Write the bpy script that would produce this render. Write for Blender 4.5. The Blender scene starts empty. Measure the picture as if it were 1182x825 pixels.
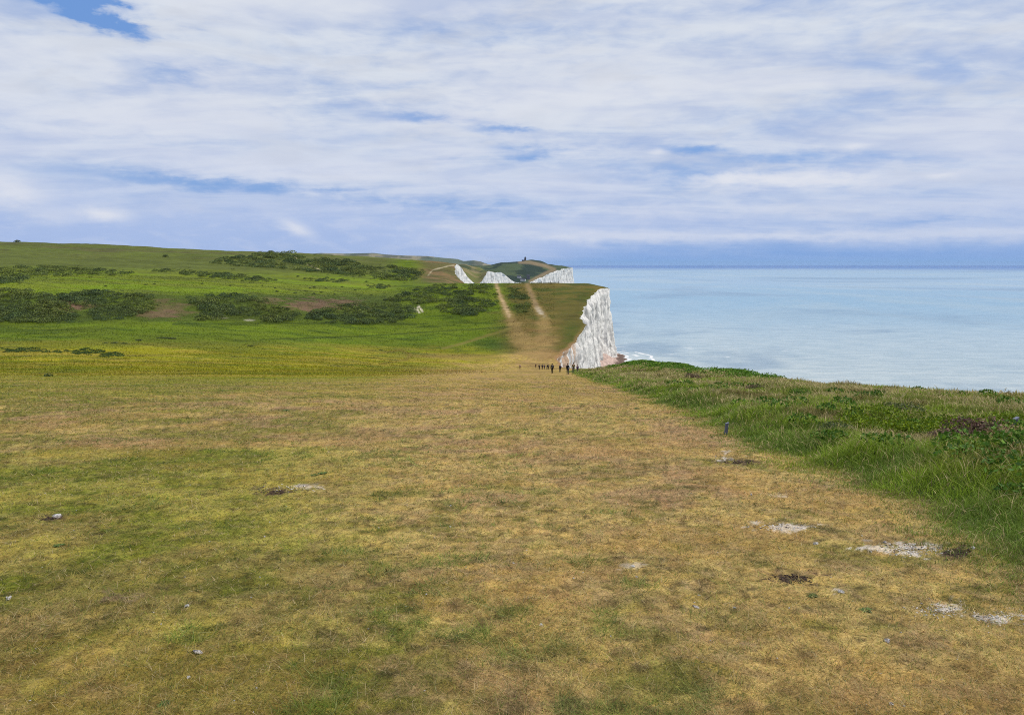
import bpy, bmesh, math, random
import numpy as np
from mathutils import Vector, Matrix
R = math.radians
random.seed(7)
rng = np.random.default_rng(11)
S = bpy.context.scene
COL = S.collection

# ------------------------------------------------------------------ survey
F, CX, CY = 844.0, 591.0, 412.5            # focal length and centre of the survey picture
PITCH = math.atan((CY - 305.2) / F)
cp, sp = math.cos(PITCH), math.sin(PITCH)
DENOISE = False
HAZE = 1.1e-5
SEA = -75.0                                # eye height over the sea (eye at z = 0)

def at(px, py, Y):
    u = (px - CX) / F; v = (py - CY) / F
    s = Y / (cp - v * sp)
    return u * s, Y, (-sp - v * cp) * s

def proj(x, y, z):
    c = np.maximum(y * cp - z * sp, 1e-3); q = y * sp + z * cp
    return CX + F * x / c, CY - F * q / c

def pz(py, Y):
    v = (py - CY) / F
    return (-sp - v * cp) * Y / (cp - v * sp)

def lin(r, g, b):
    f = lambda c: (c / 255 / 12.92) if c / 255 <= .04045 else ((c / 255 + .055) / 1.055) ** 2.4
    return np.array([f(r), f(g), f(b)])

# ------------------------------------------------------------------ noise
def _h(ix, iy, seed):
    n = (ix.astype(np.int64) * 374761393 + iy.astype(np.int64) * 668265263 + seed * 144665) & 0xffffffff
    n = ((n ^ (n >> 13)) * 1274126177) & 0xffffffff
    return ((n ^ (n >> 16)) & 0xffff) / 65535.0

def vn(x, y, seed=0):
    ix, iy = np.floor(x), np.floor(y)
    fx, fy = x - ix, y - iy
    fx = fx * fx * fx * (fx * (fx * 6 - 15) + 10); fy = fy * fy * fy * (fy * (fy * 6 - 15) + 10)
    a, b = _h(ix, iy, seed), _h(ix + 1, iy, seed)
    c, d = _h(ix, iy + 1, seed), _h(ix + 1, iy + 1, seed)
    return (a + (b - a) * fx) * (1 - fy) + (c + (d - c) * fx) * fy

def fbm(x, y, seed=0, octv=4, rough=.5):
    x = np.asarray(x, float); y = np.asarray(y, float)
    s = 0; a = 1; t = 0
    for k in range(octv):
        s = s + a * vn(x * 2 ** k + 17.3 * k, y * 2 ** k - 9.1 * k, seed + k); t += a; a *= rough
    return s / t

def sst(a, b, x):
    t = np.clip((x - a) / (b - a), 0, 1)
    return t * t * (3 - 2 * t)

def pchip(xk, yk, x):
    xk = np.array(xk, float); yk = np.array(yk, float)
    h = np.diff(xk); d = np.diff(yk) / h
    m = np.zeros_like(yk)
    for i in range(1, len(xk) - 1):
        if d[i - 1] * d[i] > 0:
            w1, w2 = 2 * h[i] + h[i - 1], h[i] + 2 * h[i - 1]
            m[i] = (w1 + w2) / (w1 / d[i - 1] + w2 / d[i])
    m[0], m[-1] = d[0], d[-1]
    x = np.clip(x, xk[0], xk[-1])
    i = np.clip(np.searchsorted(xk, x) - 1, 0, len(xk) - 2)
    t = (x - xk[i]) / h[i]
    return ((1 + 2 * t) * (1 - t) ** 2 * yk[i] + t * (1 - t) ** 2 * h[i] * m[i]
            + t * t * (3 - 2 * t) * yk[i + 1] + t * t * (t - 1) * h[i] * m[i + 1])

def inpoly(px, py, poly):
    px = np.asarray(px); r = np.zeros(px.shape, bool)
    n = len(poly)
    for i in range(n):
        x1, y1 = poly[i]; x2, y2 = poly[(i + 1) % n]
        if y1 == y2: continue
        c = ((y1 > py) != (y2 > py)) & (px < (x2 - x1) * (py - y1) / (y2 - y1) + x1)
        r ^= c
    return r

def segdist(px, py, pts, ky=1.0):
    best = np.full(np.shape(px), 1e9)
    for (x1, y1), (x2, y2) in zip(pts, pts[1:]):
        dx, dy = x2 - x1, (y2 - y1) * ky
        t = np.clip(((px - x1) * dx + (py - y1) * ky * dy) / (dx * dx + dy * dy), 0, 1)
        best = np.minimum(best, np.hypot(px - x1 - t * dx, (py - y1) * ky - t * dy))
    return best

# ------------------------------------------------------------------ mesh helpers
def raw_mesh(name, V, faces, cols=None, smooth=False):
    """V (n,3); faces: list of (m,k) int arrays, or one."""
    me = bpy.data.meshes.new(name)
    if not isinstance(faces, list): faces = [faces]
    faces = [np.asarray(f, np.int32) for f in faces if len(f)]
    tot = np.concatenate([np.full(len(f), f.shape[1], np.int32) for f in faces])
    idx = np.concatenate([f.ravel() for f in faces])
    me.vertices.add(len(V)); me.vertices.foreach_set('co', np.asarray(V, np.float32).ravel())
    me.loops.add(len(idx)); me.loops.foreach_set('vertex_index', idx)
    me.polygons.add(len(tot))
    me.polygons.foreach_set('loop_start', np.concatenate([[0], np.cumsum(tot)[:-1]]).astype(np.int32))
    me.polygons.foreach_set('loop_total', tot)
    if smooth: me.polygons.foreach_set('use_smooth', np.ones(len(tot), bool))
    me.update(calc_edges=True)
    if cols is not None:
        a = me.color_attributes.new('Col', 'FLOAT_COLOR', 'POINT')
        c = np.ones((len(V), 4), np.float32); c[:, :cols.shape[1]] = cols
        a.data.foreach_set('color', c.ravel())
    me.validate()
    return me

def link(name, me, mats, parent=None, kind=None):
    o = bpy.data.objects.new(name, me); COL.objects.link(o)
    for m in (mats if isinstance(mats, (list, tuple)) else [mats]):
        if m and m.name not in me.materials: me.materials.append(m)
    if parent: o.parent = parent
    if kind: o['kind'] = kind
    return o

def tag(o, label, cat, group=None, kind=None):
    o['label'] = label; o['category'] = cat
    if group: o['group'] = group
    if kind: o['kind'] = kind
    return o

def empty(name, loc, rz=0, label=None, cat=None, group=None):
    o = bpy.data.objects.new(name, None); COL.objects.link(o)
    o.empty_display_size = .2
    o.location = loc; o.rotation_euler = (0, 0, rz)
    if label: tag(o, label, cat, group)
    return o

def copy_tree(o, parent=None):
    c = o.copy(); COL.objects.link(c)
    if parent: c.parent = parent
    for ch in list(o.children): copy_tree(ch, c)
    return c

def bm_mesh(name, fn, smooth=False):
    bm = bmesh.new(); fn(bm)
    me = bpy.data.meshes.new(name); bm.to_mesh(me); bm.free()
    if smooth: me.polygons.foreach_set('use_smooth', np.ones(len(me.polygons), bool))
    return me

def box(bm, c, s, bev=0.0, rot=None):
    r = bmesh.ops.create_cube(bm, size=1.0)
    vs = r['verts']
    bmesh.ops.scale(bm, vec=s, verts=vs)
    if bev:
        es = list({e for v in vs for e in v.link_edges})
        vs = list({v for f in bmesh.ops.bevel(bm, geom=es, offset=bev, segments=2, affect='EDGES')['faces'] for v in f.verts} | {v for v in vs if v.is_valid})
    if rot: bmesh.ops.rotate(bm, matrix=rot, verts=vs)
    bmesh.ops.translate(bm, vec=c, verts=vs)
    return vs

def lathe(bm, prof, n=20, c=(0, 0, 0)):
    rings = []
    for r, z in prof:
        rings.append([bm.verts.new((c[0] + r * math.cos(2 * math.pi * k / n), c[1] + r * math.sin(2 * math.pi * k / n), c[2] + z)) for k in range(n)])
    for a, b in zip(rings, rings[1:]):
        for k in range(n): bm.faces.new((a[k], a[(k + 1) % n], b[(k + 1) % n], b[k]))
    bm.faces.new(list(reversed(rings[0]))); bm.faces.new(rings[-1])

# ------------------------------------------------------------------ node helpers
class N:
    def __init__(s, tree): s.t = tree; s.t.nodes.clear()
    def new(s, typ, **kw):
        n = s.t.nodes.new(typ)
        for k, v in kw.items(): setattr(n, k, v)
        return n
    def put(s, sock, v):
        if isinstance(v, bpy.types.NodeSocket): s.t.links.new(v, sock)
        elif v is not None:
            if sock.type == 'RGBA' and hasattr(v, '__len__'): v = (*v[:3], 1)
            sock.default_value = v
    def m(s, op, a, b=None, c=None, clamp=False):
        n = s.new('ShaderNodeMath', operation=op, use_clamp=clamp)
        for i, v in enumerate((a, b, c)): s.put(n.inputs[i], v)
        return n.outputs[0]
    def add(s, a, b): return s.m('ADD', a, b)
    def sub(s, a, b): return s.m('SUBTRACT', a, b)
    def mul(s, a, b): return s.m('MULTIPLY', a, b)
    def sst(s, x, a, b, lo=0.0, hi=1.0):
        n = s.new('ShaderNodeMapRange', interpolation_type='SMOOTHSTEP')
        s.put(n.inputs[0], x); n.inputs[1].default_value = a; n.inputs[2].default_value = b
        n.inputs[3].default_value = lo; n.inputs[4].default_value = hi
        return n.outputs[0]
    def mix(s, f, a, b, blend='MIX'):
        n = s.new('ShaderNodeMix', data_type='RGBA', blend_type=blend)
        s.put(n.inputs[0], f); s.put(n.inputs[6], a); s.put(n.inputs[7], b)
        return n.outputs[2]
    def noise(s, vec, scale, detail=4, rough=.5, dist=0.0, lac=2.0):
        n = s.new('ShaderNodeTexNoise', noise_dimensions='3D')
        if vec is not None: s.put(n.inputs['Vector'], vec)
        n.inputs['Scale'].default_value = scale; n.inputs['Detail'].default_value = detail
        n.inputs['Roughness'].default_value = rough; n.inputs['Distortion'].default_value = dist
        n.inputs['Lacunarity'].default_value = lac
        return n.outputs[0]
    def vmul(s, v, sc):
        n = s.new('ShaderNodeVectorMath', operation='MULTIPLY'); s.put(n.inputs[0], v); n.inputs[1].default_value = sc
        return n.outputs[0]
    def pos(s): return s.new('ShaderNodeNewGeometry').outputs['Position']
    def obj(s): return s.new('ShaderNodeTexCoord').outputs['Object']
    def attr(s): return s.new('ShaderNodeVertexColor', layer_name='Col')
    def bump(s, h, strength, dist):
        n = s.new('ShaderNodeBump'); n.inputs['Strength'].default_value = strength; n.inputs['Distance'].default_value = dist
        s.put(n.inputs['Height'], h); return n.outputs[0]
    def bsdf(s, col, rough=.8, spec=.3, normal=None, **kw):
        n = s.new('ShaderNodeBsdfPrincipled')
        s.put(n.inputs['Base Color'], col); s.put(n.inputs['Roughness'], rough); s.put(n.inputs['Specular IOR Level'], spec)
        if normal is not None: s.put(n.inputs['Normal'], normal)
        for k, v in kw.items(): s.put(n.inputs[k.replace('_', ' ')], v)
        o = s.new('ShaderNodeOutputMaterial'); s.t.links.new(n.outputs[0], o.inputs[0])
        return n

def material(name):
    m = bpy.data.materials.new(name); m.use_nodes = True
    return m, N(m.node_tree)

def plain(name, col, rough=.8, spec=.3, var=.25, scale=6.0, bump=.2):
    m, n = material(name)
    p = n.obj()
    f = n.noise(p, scale, 4)
    c = n.mix(f, tuple(np.array(col) * (1 - var)), tuple(np.array(col) * (1 + var)))
    n.bsdf(c, rough, spec, n.bump(n.noise(p, scale * 4, 3), bump, .02))
    return m

# ------------------------------------------------------------------ terrain surface
PL = lambda Y: -1.7 - .136 * Y
def col(px, plane_to, pts):
    ys = [-60, 0, 20, 45, plane_to * .8, plane_to]; zs = [PL(y) for y in ys]
    for Y, v in pts:
        ys.append(Y); zs.append(v[0] if isinstance(v, tuple) else pz(v, Y))
    return px, ys, zs
COLS = [
    col(-400, 85, [(140, 423), (210, 403), (300, 374), (370, 325), (560, 300), (800, 275), (1000, 262), (1400, (40,))]),
    col(0, 90, [(150, 425), (230, 405), (330, 377), (405, 334), (600, 312), (800, 294), (1000, 279), (1400, (25,))]),
    col(120, 90, [(150, 426), (240, 405), (340, 375), (420, 338), (600, 317), (800, 300), (1000, 282), (1400, (20,))]),
    col(250, 110, [(170, 425), (270, 402), (365, 374), (440, 341), (600, 323), (800, 305), (1000, 289), (1400, (12,))]),
    col(350, 130, [(200, 424), (300, 400), (380, 376), (450, 348), (600, 330), (800, 309), (1000, 292.5), (1400, (5,))]),
    col(450, 170, [(240, 422), (300, 409), (380, 385), (470, 358), (600, 336), (720, 326), (850, 313), (1000, 298), (1400, (-5,))]),
    col(515, 220, [(270, 421), (300, 414), (380, 387), (480, 352), (590, 328.5), (700, (-19,)), (850, (-13,)), (1000, 303), (1090, (-1,)), (1400, (-25,))]),
    col(530, 220, [(275, 421.5), (300, 415), (380, 388), (480, 352), (590, 327.5), (700, (-24,)), (850, (-17,)), (1000, 304.5), (1090, (-12,)), (1400, (-40,))]),
    col(546, 230, [(280, 422), (302, 416), (390, 384), (490, 349), (590, 327.2), (700, (-26,)), (850, (-24,)), (1000, (-10,)), (1090, 325), (1400, (-50,))]),
    col(600, 240, [(285, 422.5), (308, 417), (400, 375), (500, 345.5), (590, 327), (650, (-18,)), (800, (-45,)), (1000, (-45,)), (1400, (-50,))]),
    col(720, 240, [(285, 423), (308, 417.5), (400, 375), (500, 345.5), (585, 327.5), (610, 329), (680, (-25,)), (800, (-50,)), (1000, (-50,)), (1400, (-55,))]),
    col(1400, 240, [(285, 425), (400, 390), (590, 350), (700, (-45,)), (1400, (-55,))]),
]
YD = np.concatenate([np.arange(-60, 1400, 1.0)])
UC = np.array([(c[0] - CX) / F / cp for c in COLS])
ZT = np.array([pchip(c[1], c[2], YD) for c in COLS])

RIM_Y = [-80, 0, 30, 60, 140, 200, 260, 300, 319, 351, 372, 403, 423, 450, 477, 502, 545, 567, 585, 598, 612, 640, 700, 800, 900, 1000, 1060, 1090, 1110, 1400]
RIM_X = [33, 27, 26, 25.5, 25.5, 24.5, 22, 20.3, 19.9, 28.0, 33.9, 40.9, 40.0, 43.5, 48, 51.5, 63.5, 73, 77.5, 77.0, 70, 52, 10, -45, -70, -76, -66, -58, -60, -170]
def rim(y):
    b = np.interp(y, RIM_Y, RIM_X)
    return b + (fbm(y / 7.0, y * 0, 91, 4) - .5) * np.where(y < 300, 1.6, 3.0) + (fbm(y / 1.3, y * 0, 92, 2) - .5) * .6

EDGE_Y = [-20, 0, 5.5, 7.5, 10.5, 15, 24, 42, 75, 120, 160, 220]
EDGE_X = [5.0, 4.2, 4.1, 4.5, 4.7, 5.2, 6.0, 7.2, 8.7, 10.6, 13, 19]
def edge(y):                                # left margin of the unmown strip along the cliff
    return np.interp(y, EDGE_Y, EDGE_X) + (fbm(y / 2.2, y * 0, 55, 3) - .5) * 1.3

def zbase(x, y):
    u = x / np.maximum(y, 12.0)
    k = np.clip(np.searchsorted(UC, u) - 1, 0, len(UC) - 2)
    t = np.clip((u - UC[k]) / (UC[k + 1] - UC[k]), 0, 1)
    yi = np.clip(y - YD[0], 0, len(YD) - 1.001); i = yi.astype(int); fy = yi - i
    za = ZT[k, i] * (1 - fy) + ZT[k, i + 1] * fy
    zb = ZT[k + 1, i] * (1 - fy) + ZT[k + 1, i + 1] * fy
    return za + (zb - za) * t

def zf(x, y):
    x = np.asarray(x, float); y = np.asarray(y, float)
    z = zbase(x, y)
    d = np.hypot(x, y)
    z = z + (fbm(x / 3.0, y / 3.0, 3, 3) - .5) * .10 * sst(3, 12, d)
    z = z + (fbm(x / .45, y / .45, 4, 2) - .5) * .035 + (fbm(x / .11, y / .11, 6, 2) - .5) * .034
    z = z + (fbm(x / 26, y / 26, 5, 4) - .5) * (1.5 * sst(70, 330, d) + 1.5 * sst(500, 900, d))
    e = x - edge(y); w = sst(-.1, 1.6, e) * (1 - sst(150, 215, y)) * (1 - .85 * sst(-7, -.5, x - rim(y)))
    z = z + w * (.10 + (fbm(x / 2.4, y / 2.4, 8, 3) - .35) * .75)
    z = z - .8 * sst(-2.5, 0, x - rim(y)) ** 2
    z = z + 1.25 * np.exp(-((x - 21) / 7) ** 2 - ((y - 106) / 20) ** 2) + .45 * np.exp(-((x - 23) / 5) ** 2 - ((y - 76) / 7) ** 2)
    z = z - 3.2 * sst(60, 78, x) * sst(540, 585, y) * sst(640, 610, y)
    return z

YM = np.geomspace(2.2, 1350, 620)
def hit(px, py):
    """points of the terrain seen in the survey picture at px, py"""
    px = np.atleast_1d(np.asarray(px, float)); py = np.atleast_1d(np.asarray(py, float))
    u = (px - CX) / F; v = (py - CY) / F; q = cp - v * sp
    X = u[:, None] * YM[None] / q[:, None]; Z = ((-sp - v * cp) / q)[:, None] * YM[None]
    below = Z < zbase(X, np.broadcast_to(YM[None], X.shape)) + .02
    k = np.clip(np.where(below.any(1), below.argmax(1), len(YM) - 1), 3, len(YM) - 1)
    t = np.linspace(0, 1, 90)[None]
    Y = YM[k - 3][:, None] * (1 - t) + YM[np.minimum(k + 2, len(YM) - 1)][:, None] * t
    X = u[:, None] * Y / q[:, None]; Z = ((-sp - v * cp) / q)[:, None] * Y
    g = zf(X, Y); below = Z < g
    k = np.where(below.any(1), below.argmax(1), 54); r = np.arange(len(k))
    return np.stack([X[r, k], Y[r, k], g[r, k]], 1)

# ------------------------------------------------------------------ what the ground is covered with
C_STRAW = lin(180, 155, 94); C_DEAD = lin(168, 134, 100); C_GREEN = lin(110, 111, 36); C_OLIVE = lin(162, 139, 58)
C_MEAD = lin(134, 130, 20); C_FIELD = lin(96, 112, 20); C_UP = lin(112, 124, 30); C_TOP = lin(90, 99, 41)
C_HILL = lin(94, 88, 36); C_CHALK = lin(215, 208, 196); C_SOIL = lin(84, 66, 54); C_LUSH = lin(58, 84, 22)
C_DARK = lin(66, 76, 40); C_RED = lin(112, 90, 70); C_TRACK = lin(170, 146, 98)

PATCHES = [  # px, py, half width, half height, kind (chalk / soil), strength
    (905, 608, 34, 5, 'c', .8), (872, 605, 10, 3, 'c', .7), (1040, 632, 42, 7, 'c', .75), (1075, 637, 22, 6, 'c', .95), (1104, 638, 24, 7, 's', 1.3),
    (1085, 703, 30, 9, 'c', .85), (1150, 712, 24, 10, 'c', .9), (1010, 626, 14, 3, 's', .6), (835, 530, 9, 2.5, 'c', .9), (856, 533, 20, 3.5, 's', 1.3),
    (838, 522, 7, 2, 'c', .6), (824, 515, 6, 2, 's', .8), (785, 497, 12, 1.6, 's', .5), (915, 668, 30, 8, 's', 1.3), (968, 684, 10, 4, 'c', .7),
    (318, 566, 26, 6, 's', 1.3), (345, 562, 22, 4, 'c', .55), (375, 556, 14, 3, 's', .5), (57, 597, 20, 5, 's', 1.3), (64, 596, 5, 2, 'c', .9),
    (116, 617, 14, 3, 's', .6), (730, 654, 14, 6, 'c', .45), (862, 742, 18, 5, 'd', .7), (130, 686, 28, 8, 'd', .7), (330, 472, 26, 1.6, 's', .5), (145, 711, 10, 3, 's', .6),
    (900, 573, 12, 3, 'c', .4), (1060, 690, 10, 4, 'c', .4), (960, 560, 46, 6, 'd', .5), (1150, 820, 40, 6, 's', .5), (35, 443, 40, 1.5, 's', .3), (560, 655, 60, 14, 'd', .4),
]
TRACK1 = [(573, 329), (579, 345), (585, 358), (589, 368)]
TRACK2 = [(609, 329), (615, 344), (621, 357), (628, 366)]

BARE = None
def ground_color(x, y, z):
    global BARE
    BARE = np.zeros(x.shape)
    px, py = proj(x, y, z)
    n = lambda s, seed, sy=1.0, o=4: fbm(x / s, y / (s * sy), seed, o)
    c = np.empty(x.shape + (3,))
    mixc = lambda c, k, f: c + (k - c) * np.clip(f, 0, 1)[..., None]
    # mown dry turf
    c[:] = C_STRAW
    c = mixc(c, C_OLIVE, sst(8, 60, y) * .75)
    leftness = (sst(520, 40, px) * .24 - .05 * np.exp(-((px - 640) / 110) ** 2)) * sst(1, 5, y) + .015 * sst(760, 820, py)
    g = n(3.4, 21, 1.3, 5) * .65 + n(.8, 22, 1.0, 3) * .35 + leftness
    c = mixc(c, C_GREEN, sst(.50, .68, g) * .75)
    c = mixc(c, C_DEAD, sst(.52, .66, n(2.1, 23, 1.2, 5)) * .7)
    c = mixc(c, C_STRAW * 1.12, sst(.56, .72, n(1.1, 24, 1, 4)) * .6)
    c = mixc(c, C_DEAD * .8, sst(.60, .72, n(.35, 25, 1, 3)) * .4)
    c = mixc(c, C_GREEN * .85, sst(.60, .74, n(.4, 26, 1, 4)) * .6)
    fn = n(.13, 121, 1, 4); fm = n(.05, 122, 1, 3)
    c = c * (.76 + .48 * sst(.28, .74, fn * .6 + fm * .4))[..., None]
    c = mixc(c, lin(168, 142, 100), sst(.58, .74, n(.12, 123, 1, 3)) * .55)
    c = mixc(c, lin(62, 52, 34), sst(.64, .76, n(.10, 124, 1, 3)) * .55)
    c = mixc(c, C_STRAW * np.array([.95, .80, .78]), sst(.5, .7, n(1.7, 125, 1, 3)) * .35)
    # greener sweep left of the trodden strip
    c = mixc(c, c * np.array([.80, .96, .55]), sst(.40, .58, n(7, 27, .6, 4)) * sst(200, -60, px - 330) * .95 * sst(2, 6, y))
    # meadow
    wx = px + (n(14, 31) - .5) * 40; wy = py + (n(10, 32, .5) - .5) * 7
    wz = py + (n(16, 150, .6) - .5) * 22
    meadow = sst(460, 424, wz + sst(400, 560, wx) * 24)
    mcol = np.empty_like(c); mcol[:] = C_MEAD
    mcol = mixc(mcol, lin(118, 124, 22), sst(.45, .6, n(30, 33, .35)) * .8)
    mcol = mixc(mcol, lin(150, 136, 48), sst(.52, .66, n(22, 34, .3)) * .8)
    mcol = mixc(mcol, C_DARK * 1.2, sst(.60, .74, n(9, 35, .4)) * .55)
    mcol = mixc(mcol, lin(126, 112, 48), sst(405, 392, wy) * .4)
    c = mixc(c, mcol, meadow * sst(610, 560, wx))
    # green hay field beyond
    far = sst(407, 393, wz * .35 + wy * .65 + (px - 300) * -.012) * sst(597, 585, wx + (wy - 400) * .4)
    fcol = np.empty_like(c); fcol[:] = C_FIELD
    fcol = mixc(fcol, lin(94, 114, 14), sst(.45, .6, n(40, 36, .4)) * .8)
    fcol = mixc(fcol, lin(60, 80, 19), sst(.55, .7, n(16, 37, .5)) * .6)
    fcol = mixc(fcol, lin(104, 102, 36), sst(388, 400, wy) * sst(430, 200, px) * .6)
    c = mixc(c, fcol, far)
    # bank and the upper fields
    up = sst(346, 338, wy) * sst(470, 440, px)
    ucol = np.empty_like(c); ucol[:] = C_UP
    ucol = mixc(ucol, lin(110, 130, 22), sst(.42, .6, n(60, 38, .5)))
    ucol = mixc(ucol, lin(89, 97, 41), sst(.5, .66, n(26, 39, .4)) * .6)
    ucol = mixc(ucol, C_TOP, sst(314, 304, wy - px * .02))
    ucol = mixc(ucol, lin(96, 107, 44), np.exp(-((py - 288 - px * .02) / 3.2) ** 2) * .7)
    ucol = mixc(ucol, lin(94, 89, 56), sst(.5, .65, n(70, 40, .2)) * sst(300, 285, py - px * .02) * .7)
    c = mixc(c, ucol, up)
    bank = sst(336, 342, wy) * sst(374, 368, wy) * sst(480, 440, px)
    c = mixc(c, lin(73, 86, 32), bank * .8)
    for bx, by, sx, sy_, k in ((88, 352, 22, 9, 1), (355, 352, 30, 8, .9), (400, 351, 22, 6, .8), (195, 357, 26, 10, .55), (170, 362, 30, 5, .6), (310, 348, 20, 4, .6)):
        c = mixc(c, C_RED, k * sst(1.15, .55, np.hypot((px - bx) / sx, (py - by) / sy_) + (n(7, 41, .7, 5) - .5) * 2.2) * (.5 + n(2.2, 154, 1, 3)))
    for bx, by, sx, sy_ in ((288, 369.5, 7, 1.2), (250, 367, 14, 1.2)):
        c = mixc(c, lin(176, 171, 148), .7 * sst(1.2, .6, np.hypot((px - bx) / sx, (py - by) / sy_)))
    # opposite hill
    hill = sst(560, 600, wx + (wy - 370) * .25) * sst(412, 404, wy) + sst(590, 604, wx) * sst(408, 404, wy)
    hcol = np.empty_like(c); hcol[:] = C_HILL
    hcol = mixc(hcol, lin(110, 97, 44), sst(.48, .64, n(22, 42)) * .7)
    hcol = mixc(hcol, lin(70, 81, 25), sst(.52, .68, n(17, 43)) * .8)
    hcol = mixc(hcol, lin(59, 80, 20), sst(690, 650, px) * sst(640, 660, px) * sst(362, 376, py) * sst(412, 392, py) * .7)
    c = mixc(c, hcol, np.clip(hill, 0, 1))
    worn = np.exp(-((px - np.interp(py, [366, 385, 400, 415, 430], [622, 622, 622, 622, 622])) / np.interp(py, [366, 385, 415, 432], [30, 25, 24, 30])) ** 2) * sst(362, 380, py) * sst(440, 420, py)
    c = mixc(c, lin(129, 104, 60), worn * sst(.25, .7, n(8, 44)) * .9)
    c = mixc(c, lin(134, 99, 70), np.exp(-((px - 632) / 16) ** 2 - ((py - 408) / 6) ** 2) * .9 * n(6, 144))
    c = mixc(c, lin(56, 83, 19), np.exp(-((px - 570) / 22) ** 2 - ((py - 398) / 8) ** 2) * .8)
    dk = segdist(px, py, [(588, 380), (560, 388), (535, 396), (512, 402)], 1.6)
    c = mixc(c, lin(120, 112, 52), sst(3.4, 1.0, dk + (n(4, 45) - .5) * 2) * .75)
    c = mixc(c, lin(120, 107, 41), sst(3.0, .8, segdist(px, py, [(440, 407), (462, 404), (474, 409), (470, 415), (440, 420)], 1.6)) * .7)
    c = mixc(c, lin(134, 113, 62), np.exp(-((px - 520) / 60) ** 2 - ((py - 411) / 2.5) ** 2) * .8)
    fan = np.minimum(segdist(px, py, TRACK1 + [(600, 384), (612, 404)]) / np.interp(py, [330, 368, 400], [5, 10, 18]), segdist(px, py, TRACK2 + [(628, 388), (624, 408)]) / np.interp(py, [330, 366, 400], [6, 11, 20]))
    c = mixc(c, lin(154, 128, 80), sst(1.15, .25, fan * np.interp(py, [330, 375, 400], [1.7, 1.25, 1.0]) + (n(6, 160) - .5) * 1.3) * .6)
    d1 = segdist(px, py, TRACK1) - np.interp(py, [329, 370], [.5, 2.7]) + (n(3, 46) - .5) * 4.5
    c = mixc(c, lin(184, 158, 118), sst(1.6, -1.2, d1 + sst(362, 370, py + (n(2.5, 146) - .5) * 8) * 5) * .9 * sst(.25, .5, n(2.2, 147) + .12))
    d2 = segdist(px, py, TRACK2) - np.interp(py, [329, 366], [1.0, 3.0]) + (n(3, 47) - .5) * 4.5
    c = mixc(c, mixc(np.broadcast_to(lin(142, 120, 86), c.shape), lin(191, 180, 159), sst(350, 362, py)), sst(1.6, -1.2, d2 + sst(358, 369, py + (n(2.5, 148) - .5) * 8) * 5) * .75)
    for pts in ([(483, 353), (481.5, 356.5), (484, 361)], [(478, 356), (480, 360)], [(484, 354), (488, 360)]):
        c = mixc(c, lin(206, 197, 172), sst(1.3, .3, segdist(px, py, pts)))
    # ridge above the cliff far left of the hill
    rd = sst(690, 760, y) * sst(470, 500, px)
    c = mixc(c, mixc(np.broadcast_to(lin(96, 92, 52), c.shape), lin(120, 100, 67), sst(.45, .6, n(18, 48))), rd)
    c = mixc(c, lin(190, 178, 148), rd * sst(.9, .2, segdist(px, py, [(494, 318), (499, 312), (513, 308), (524, 306)]) + (n(9, 149) - .5) * 1.6) * .6)
    c = mixc(c, lin(176, 167, 130), .8 * sst(1.2, .4, segdist(px, py, [(340, 296), (344, 300), (368, 311)])))
    # dark seams between the fields
    for pts, w in (([(300, 392), (420, 388), (590, 377)], .9), ([(200, 374), (330, 373), (480, 374)], 1.6)):
        c = mixc(c, lin(49, 64, 19), .6 * sst(w * 1.4, w * .3, segdist(px, py, pts) + (n(7, 49) - .5) * 2))
    c = c * (1 + sst(80, 200, y) * ((n(13, 151, .6) - .5) * .5 + (n(45, 152, .5) - .5) * .4 + (n(3.5, 153, .8, 3) - .5) * .35))[..., None]
    # near wear: chalk showing through, bare soil, dead thatch
    near = y < 40
    for bx, by, sx, sy_, k, st in PATCHES:
        if not near.any(): break
        q = np.hypot((px - bx) / sx, (py - by) / sy_)
        sel = near & (q < 2.2)
        if not sel.any(): continue
        xs, ys = x[sel], y[sel]
        f = fbm(xs / .16, ys / .16, 61, 4) * .6 + fbm(xs / .05, ys / .05, 62, 2) * .4
        m = sst(.0, .22, (f - .5) * 1.7 + .5 - .30 - (q[sel] - .30) * .36) * st * .9
        if k == 's': m = sst(.0, .25, (f - .5) * 1.7 + .5 - .18 - (q[sel] - .30) * .42) * st * .8
        kk = {'c': lin(218, 208, 198), 's': C_SOIL * .85, 'd': lin(150, 124, 100)}[k]
        BARE[sel] = np.maximum(BARE[sel], m * (k != 'd'))
        sub = c[sel]; c[sel] = sub + (kk - sub) * np.clip(m, 0, 1)[:, None]
    # unmown strip along the cliff
    e = x - edge(y); w = sst(-.25, .5, e) * (1 - sst(190, 230, y))
    lcol = np.empty_like(c); lcol[:] = C_LUSH
    lcol = mixc(lcol, lin(112, 104, 50), sst(.45, .65, n(3.5, 63)) * sst(1.5, 5, e) * .8)
    lcol = mixc(lcol, lin(120, 112, 56), sst(40, 110, y) * .6)
    c = mixc(c, lcol, w * .95)
    c = mixc(c, lin(150, 116, 84), sst(-2.2, -.4, x - rim(y)) * sst(200, 240, y) * sst(420, 330, y) * .8)
    return c

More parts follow.
